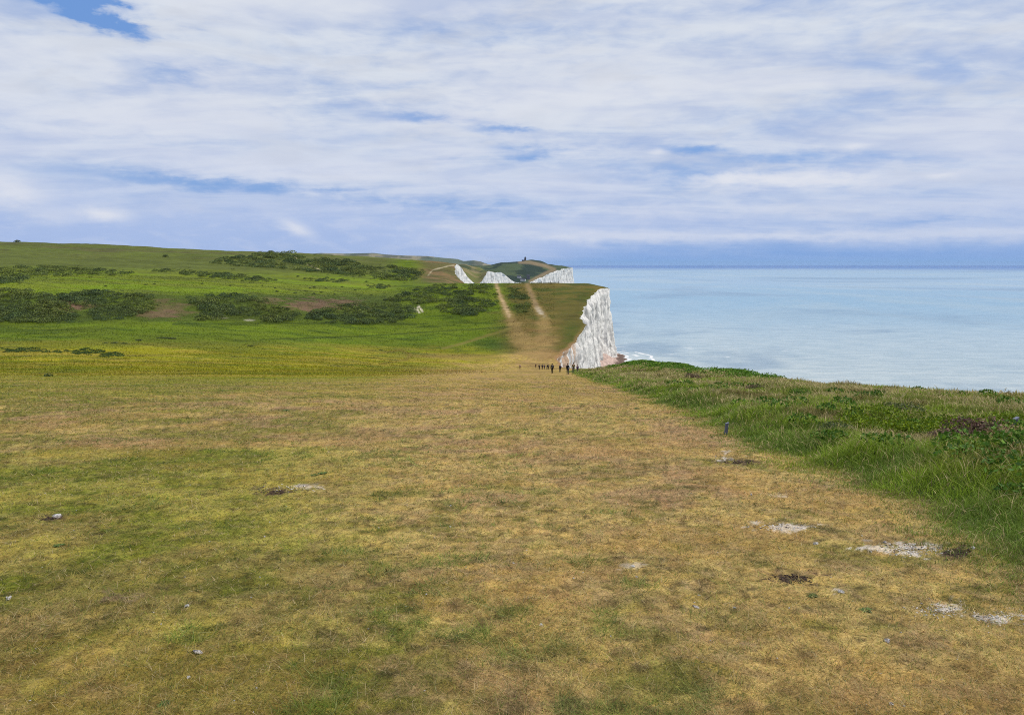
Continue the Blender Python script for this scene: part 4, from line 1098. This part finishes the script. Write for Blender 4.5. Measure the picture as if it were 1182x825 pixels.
for px, lab in ((624.5, 'tiny dark walker on the hill crest, leftmost of four'), (634.5, 'tiny dark walker on the hill crest, second from left'), (641, 'tiny dark walker on the hill crest, left of the rightmost pair'), (643.8, 'tiny dark walker on the hill crest, rightmost of four')):
    person('stand', on(px, 586), random.uniform(-1, 1), 1.75, BLK, BLK, DKH, lab, 'walkers on the far hill crest', None)

# ------------------------------------------------------------------ lighthouse and houses on the far hill
def h3z(x, y):
    us, dense, tab, seed = H3
    u_ = x / y; k = int(np.clip(np.searchsorted(us, u_) - 1, 0, len(us) - 2)); t = min(max((u_ - us[k]) / (us[k + 1] - us[k]), 0), 1); t = t * t * (3 - 2 * t)
    i = int((y - dense[0]) / 2); return tab[k, i] * (1 - t) + tab[k + 1, i] * t + float((fbm(np.array([x / 40]), np.array([y / 40]), seed + 2, 4)[0] - .5) * 5)
m_gran = plain('granite', (.16, .16, .18), .85, .2, .2, 1.5); m_slate = plain('slate', (.06, .065, .08), .7, .3, .2, 2); m_glass = plain('dark_glass', (.03, .035, .045), .15, .5, .1, 2, 0); m_wht = plain('white_render', (.62, .62, .62), .8, .2, .08, 2); m_lead = plain('lantern_metal', (.10, .10, .12), .5, .4, .1, 2)
Y0 = 2490.0; X0_ = (606 - CX) / F / cp * Y0; Z0 = h3z(X0_, Y0)
lh = empty('lighthouse', (X0_, Y0, Z0 - 2.2), 0, 'squat dark lighthouse standing alone on top of the farthest headland', 'lighthouse')
lh.scale = (.8, .8, .85)
link('tower', bm_mesh('tower', lambda bm: lathe(bm, [(4.6, -3), (4.4, 3), (3.9, 11), (4.5, 11.3), (4.5, 12.2)], 24), True), m_gran, lh)
g_ = link('gallery', bm_mesh('gallery', lambda bm: lathe(bm, [(4.3, 12.2), (4.9, 12.4), (4.9, 13.3), (4.7, 13.3)], 24)), m_lead, lh)
link('lantern', bm_mesh('lantern', lambda bm: lathe(bm, [(2.7, 13.3), (2.7, 15.6)], 12)), m_glass, lh)
link('lantern_roof', bm_mesh('lantern_roof', lambda bm: lathe(bm, [(3.1, 15.6), (2.6, 16.6), (1.2, 17.5), (.25, 17.9), (.2, 19)], 16), True), m_lead, lh)
for wz in (3.5, 7.5): link('window', bm_mesh('window', lambda bm: box(bm, (0, -4.18 + wz * .03, wz), (1.0, .5, 1.5), .05)), m_glass, lh)
def house(root, L, D, H_, rh, wallm, roofm, nwin, off=(0, 0, 0)):
    ox, oy, oz = off
    link('wall', bm_mesh('wall', lambda bm: box(bm, (ox, oy, oz + H_ / 2 - 1), (L, D, H_ + 2), .08)), wallm, root)
    def roof(bm):
        a = [(-L / 2 - .3, -D / 2 - .4, H_), (L / 2 + .3, -D / 2 - .4, H_), (L / 2 + .3, D / 2 + .4, H_), (-L / 2 - .3, D / 2 + .4, H_), (-L / 2 - .3, 0, H_ + rh), (L / 2 + .3, 0, H_ + rh)]
        v = [bm.verts.new((p_[0] + ox, p_[1] + oy, p_[2] + oz + .01)) for p_ in a]
        for f in ((3, 2, 1, 0), (0, 1, 5, 4), (2, 3, 4, 5), (0, 4, 3), (1, 2, 5)): bm.faces.new([v[i] for i in f])
    rf = link('roof', bm_mesh('roof', roof), roofm, root)
    link('chimney', bm_mesh('chimney', lambda bm: (box(bm, (ox - L * .33, oy, oz + H_ + rh), (1.0, .9, 2.4), .06), box(bm, (ox - L * .33, oy, oz + H_ + rh + 1.35), (.5, .5, .5), .05))), wallm, rf)
    for k in range(nwin): link('window', bm_mesh('window', lambda bm: box(bm, (ox - L / 2 + L * (k + .5) / nwin, oy - D / 2, oz + H_ * .55), (1.1, .2, 1.4), .03)), m_glass, root)
house(lh, 11, 7, 3.6, 2.0, m_gran, m_slate, 4, (-8.5, 1, 0))
for px, Y, L, H_, wm, rm, lab in ((603.5, 2030, 14, 5, m_wht, m_slate, 'low white house in the gap before the farthest headland'), (609.5, 2060, 9, 9, m_gran, m_slate, 'tall grey house in the gap right of the white one'), (599, 2075, 10, 5, m_wht, m_slate, 'small white house at the left of the gap')):
    X_ = (px - CX) / F / cp * Y
    hs = empty('house', (X_, Y, h3z(X_, Y)), random.uniform(-.3, .3), lab, 'house', 'houses in the gap'); house(hs, L, 8, H_, 3, wm, rm, 4)

m_haze = bpy.data.materials.new('sea_air'); m_haze.use_nodes = True
n = N(m_haze.node_tree); pv = n.new('ShaderNodeVolumePrincipled'); pv.inputs['Color'].default_value = (.50, .70, 1, 1); pv.inputs['Density'].default_value = HAZE; pv.inputs['Anisotropy'].default_value = .1
n.t.links.new(pv.outputs[0], n.new('ShaderNodeOutputMaterial').inputs['Volume'])
hz = link('haze', bm_mesh('haze', lambda bm: box(bm, (0, 34000, 33.5), (150000, 78000, 221))), m_haze, kind='stuff')

# ------------------------------------------------------------------ sky, sun, camera
SUN_EL, SUN_AZ = 46.0, 78.0                  # azimuth from +y towards +x
w = bpy.data.worlds.new('World'); S.world = w; w.use_nodes = True
n = N(w.node_tree)
g = n.new('ShaderNodeTexCoord').outputs['Generated']
sep = n.new('ShaderNodeSeparateXYZ'); n.put(sep.inputs[0], g)
sxn, syn, szn = sep.outputs
el = n.mul(n.m('ARCSINE', szn), 57.2958); az = n.mul(n.m('ARCTAN2', sxn, syn), 57.2958)
zz = n.add(n.m('MAXIMUM', szn, 0.0), .10)
cmb = n.new('ShaderNodeCombineXYZ'); n.put(cmb.inputs[0], n.m('DIVIDE', sxn, zz)); n.put(cmb.inputs[1], n.m('DIVIDE', syn, zz)); P = cmb.outputs[0]
cm2 = n.new('ShaderNodeCombineXYZ'); n.put(cm2.inputs[0], n.mul(az, .10)); n.put(cm2.inputs[1], n.mul(el, .42)); A = cm2.outputs[0]
sky = n.new('ShaderNodeTexSky', sky_type='NISHITA', sun_disc=False, sun_elevation=R(SUN_EL), sun_rotation=R(SUN_AZ), altitude=80, ozone_density=2.0)
sky.air_density = 1.0; sky.dust_density = .6
blue = n.mix(.75, sky.outputs[0], tuple(10 * lin(112, 158, 226)))
big = n.noise(n.vmul(P, (.55, .95, 1)), 1.0, 5, .5, .6)
fine = n.noise(n.vmul(P, (1.1, 2.4, 1)), 1.0, 6, .52, .7)
tex = n.noise(n.vmul(P, (.8, 1.7, 1)), 2.2, 7, .54, .6)
soft = n.noise(A, 1.0, 5, .5, .6)
puff = n.noise(n.vmul(A, (1.6, 1.2, 1)), 2.2, 6, .58, .3)
wob = n.sub(puff, .5); wob2 = n.sub(n.noise(n.vmul(A, (1.3, .8, 1)), 2.9, 6, .6), .5)
def blob(px, py, wx, wy, tilt=0, wa=1.0):
    a0 = math.degrees(math.atan((px - CX) / F)); e0 = (305.2 - py) / F * 57.3 * .97
    sa, se = wx / F * 57.3, wy / F * 57.3
    da = n.add(n.sub(az, a0), n.mul(wob, sa * 2.2 * wa)); de = n.add(n.sub(n.sub(el, e0), n.mul(da, tilt)), n.mul(wob2, (se * 2.2 + .6) * wa))
    q = n.add(n.m('POWER', n.m('ABSOLUTE', n.m('DIVIDE', da, sa)), 2.0), n.m('POWER', n.m('ABSOLUTE', n.m('DIVIDE', de, se)), 2.0))
    return n.m('EXPONENT', n.mul(q, -1.0))
cov = n.add(n.add(n.mul(big, .55), n.mul(fine, .25)), n.mul(puff, .25))
gaps = None
for a_ in ((55, 50, 75, 10, -.22, 1.0, .42), (135, 68, 32, 9, -.2, 1, .42), (0, 22, 60, 14, 0, 1, .2), (485, 141, 45, 5, 0, 1, .22), (575, 152, 38, 4, 0, 1, .24), (610, 178, 48, 8, 0, 1, .22), (795, 178, 36, 5, 0, 1, .22), (250, 220, 120, 8, -.05, 1, .24), (430, 237, 120, 6, 0, 1, .2), (760, 205, 160, 10, 0, 1, .14), (1060, 262, 34, 3, 0, 1, .2), (200, 110, 40, 10, 0, 1, .14), (880, 190, 90, 7, 0, 1, .12)):
    b = n.mul(blob(*a_[:6]), a_[6]); gaps = b if gaps is None else n.add(gaps, b)
covm = n.sst(n.sub(cov, gaps), .20, .56)
shade = n.sst(n.add(n.add(n.mul(tex, .35), n.mul(fine, .25)), n.add(n.mul(soft, .3), n.mul(puff, .15))), .40, .60)
light = tuple(10 * lin(216, 223, 234)); mid = tuple(10 * lin(182, 196, 224))
cl = n.mix(shade, mid, light)
cl = n.mix(n.mul(n.sst(big, .42, .66), .35), cl, tuple(10 * lin(226, 227, 236)))
cl = n.mix(n.mul(n.sst(soft, .50, .68), .35), cl, tuple(10 * lin(186, 192, 208)))
cl = n.mix(n.sst(el, 13, 5, 0.0, .38), cl, tuple(10 * lin(184, 200, 234)))
c = n.mix(covm, blue, cl)
# low band of distant cloud and air
low = n.sst(n.add(el, n.mul(wob2, 3.0)), 6.6, 1.8)
lowc = n.mix(n.sst(az, -12, 24), tuple(10 * lin(166, 188, 230)), tuple(10 * lin(148, 178, 228)))
lowc = n.mix(n.mul(n.sst(puff, .46, .66), .30), lowc, tuple(10 * lin(200, 210, 234)))
lowl = n.mul(low, n.sst(az, 4, -14, .55, 1.0))
c = n.mix(n.mul(lowl, .92), c, lowc)
deep = n.mul(n.sst(n.add(el, n.mul(wob2, 1.2)), 2.2, .5), n.sst(az, -2, 10))
c = n.mix(n.mul(deep, .75), c, tuple(10 * lin(122, 164, 222)))
c = n.mix(n.mul(n.sst(el, .55, .15), n.sst(az, -2, 6, 0, .6)), c, tuple(10 * lin(136, 178, 228)))
for a_ in ((905, 214, 90, 7, -.03, 1, .9), (860, 209, 50, 6, 0, 1, .7), (345, 265, 17, 7, -.4, .5, .75), (130, 253, 20, 8, -.1, .6, .85), (20, 232, 34, 14, -.2, .7, .75), (70, 258, 26, 8, 0, .8, .35), (755, 180, 12, 3, 0, .5, .7), (975, 183, 14, 3, 0, .5, .7), (1075, 217, 14, 3, 0, .5, .7), (690, 272, 150, 6, .0, .8, .5), (1000, 274, 190, 5, 0, .8, .5), (560, 262, 90, 5, 0, .8, .35), (900, 244, 240, 8, 0, .8, .35), (180, 165, 200, 16, 0, 1, .35), (420, 205, 170, 10, 0, 1, .35), (650, 120, 200, 26, 0, 1, .35)):
    c = n.mix(n.mul(blob(*a_[:6]), a_[6]), c, tuple(10 * lin(226, 229, 238)))
# thin pale line above the sea at the far right
bg = n.new('ShaderNodeBackground'); n.put(bg.inputs[0], c); bg.inputs[1].default_value = .1
o = n.new('ShaderNodeOutputWorld'); n.t.links.new(bg.outputs[0], o.inputs[0])

sl = bpy.data.lights.new('sun', 'SUN'); sl.energy = 2.5; sl.angle = R(4); sl.color = (1, .95, .86)
so = bpy.data.objects.new('sun', sl); COL.objects.link(so)
dv = Vector((math.sin(R(SUN_AZ)) * math.cos(R(SUN_EL)), math.cos(R(SUN_AZ)) * math.cos(R(SUN_EL)), math.sin(R(SUN_EL))))
so.rotation_euler = dv.to_track_quat('Z', 'Y').to_euler(); so.location = dv * 60

cam = bpy.data.cameras.new('camera'); co = bpy.data.objects.new('camera', cam); COL.objects.link(co)
cam.sensor_width = 36; cam.lens = 36 * F / 1182; cam.clip_start = .1; cam.clip_end = 400000
co.location = (0, 0, 0); co.rotation_euler = (math.pi / 2 - PITCH, 0, 0)
S.camera = co
S.view_settings.view_transform = 'Standard'; S.view_settings.look = 'None'; S.view_settings.exposure = 0; S.view_settings.gamma = 1
S.view_settings.use_curve_mapping = False
S.cycles.filter_width = 1.0; S.cycles.max_bounces = 5; S.cycles.diffuse_bounces = 2; S.cycles.use_adaptive_sampling = False
S.cycles.use_denoising = DENOISE
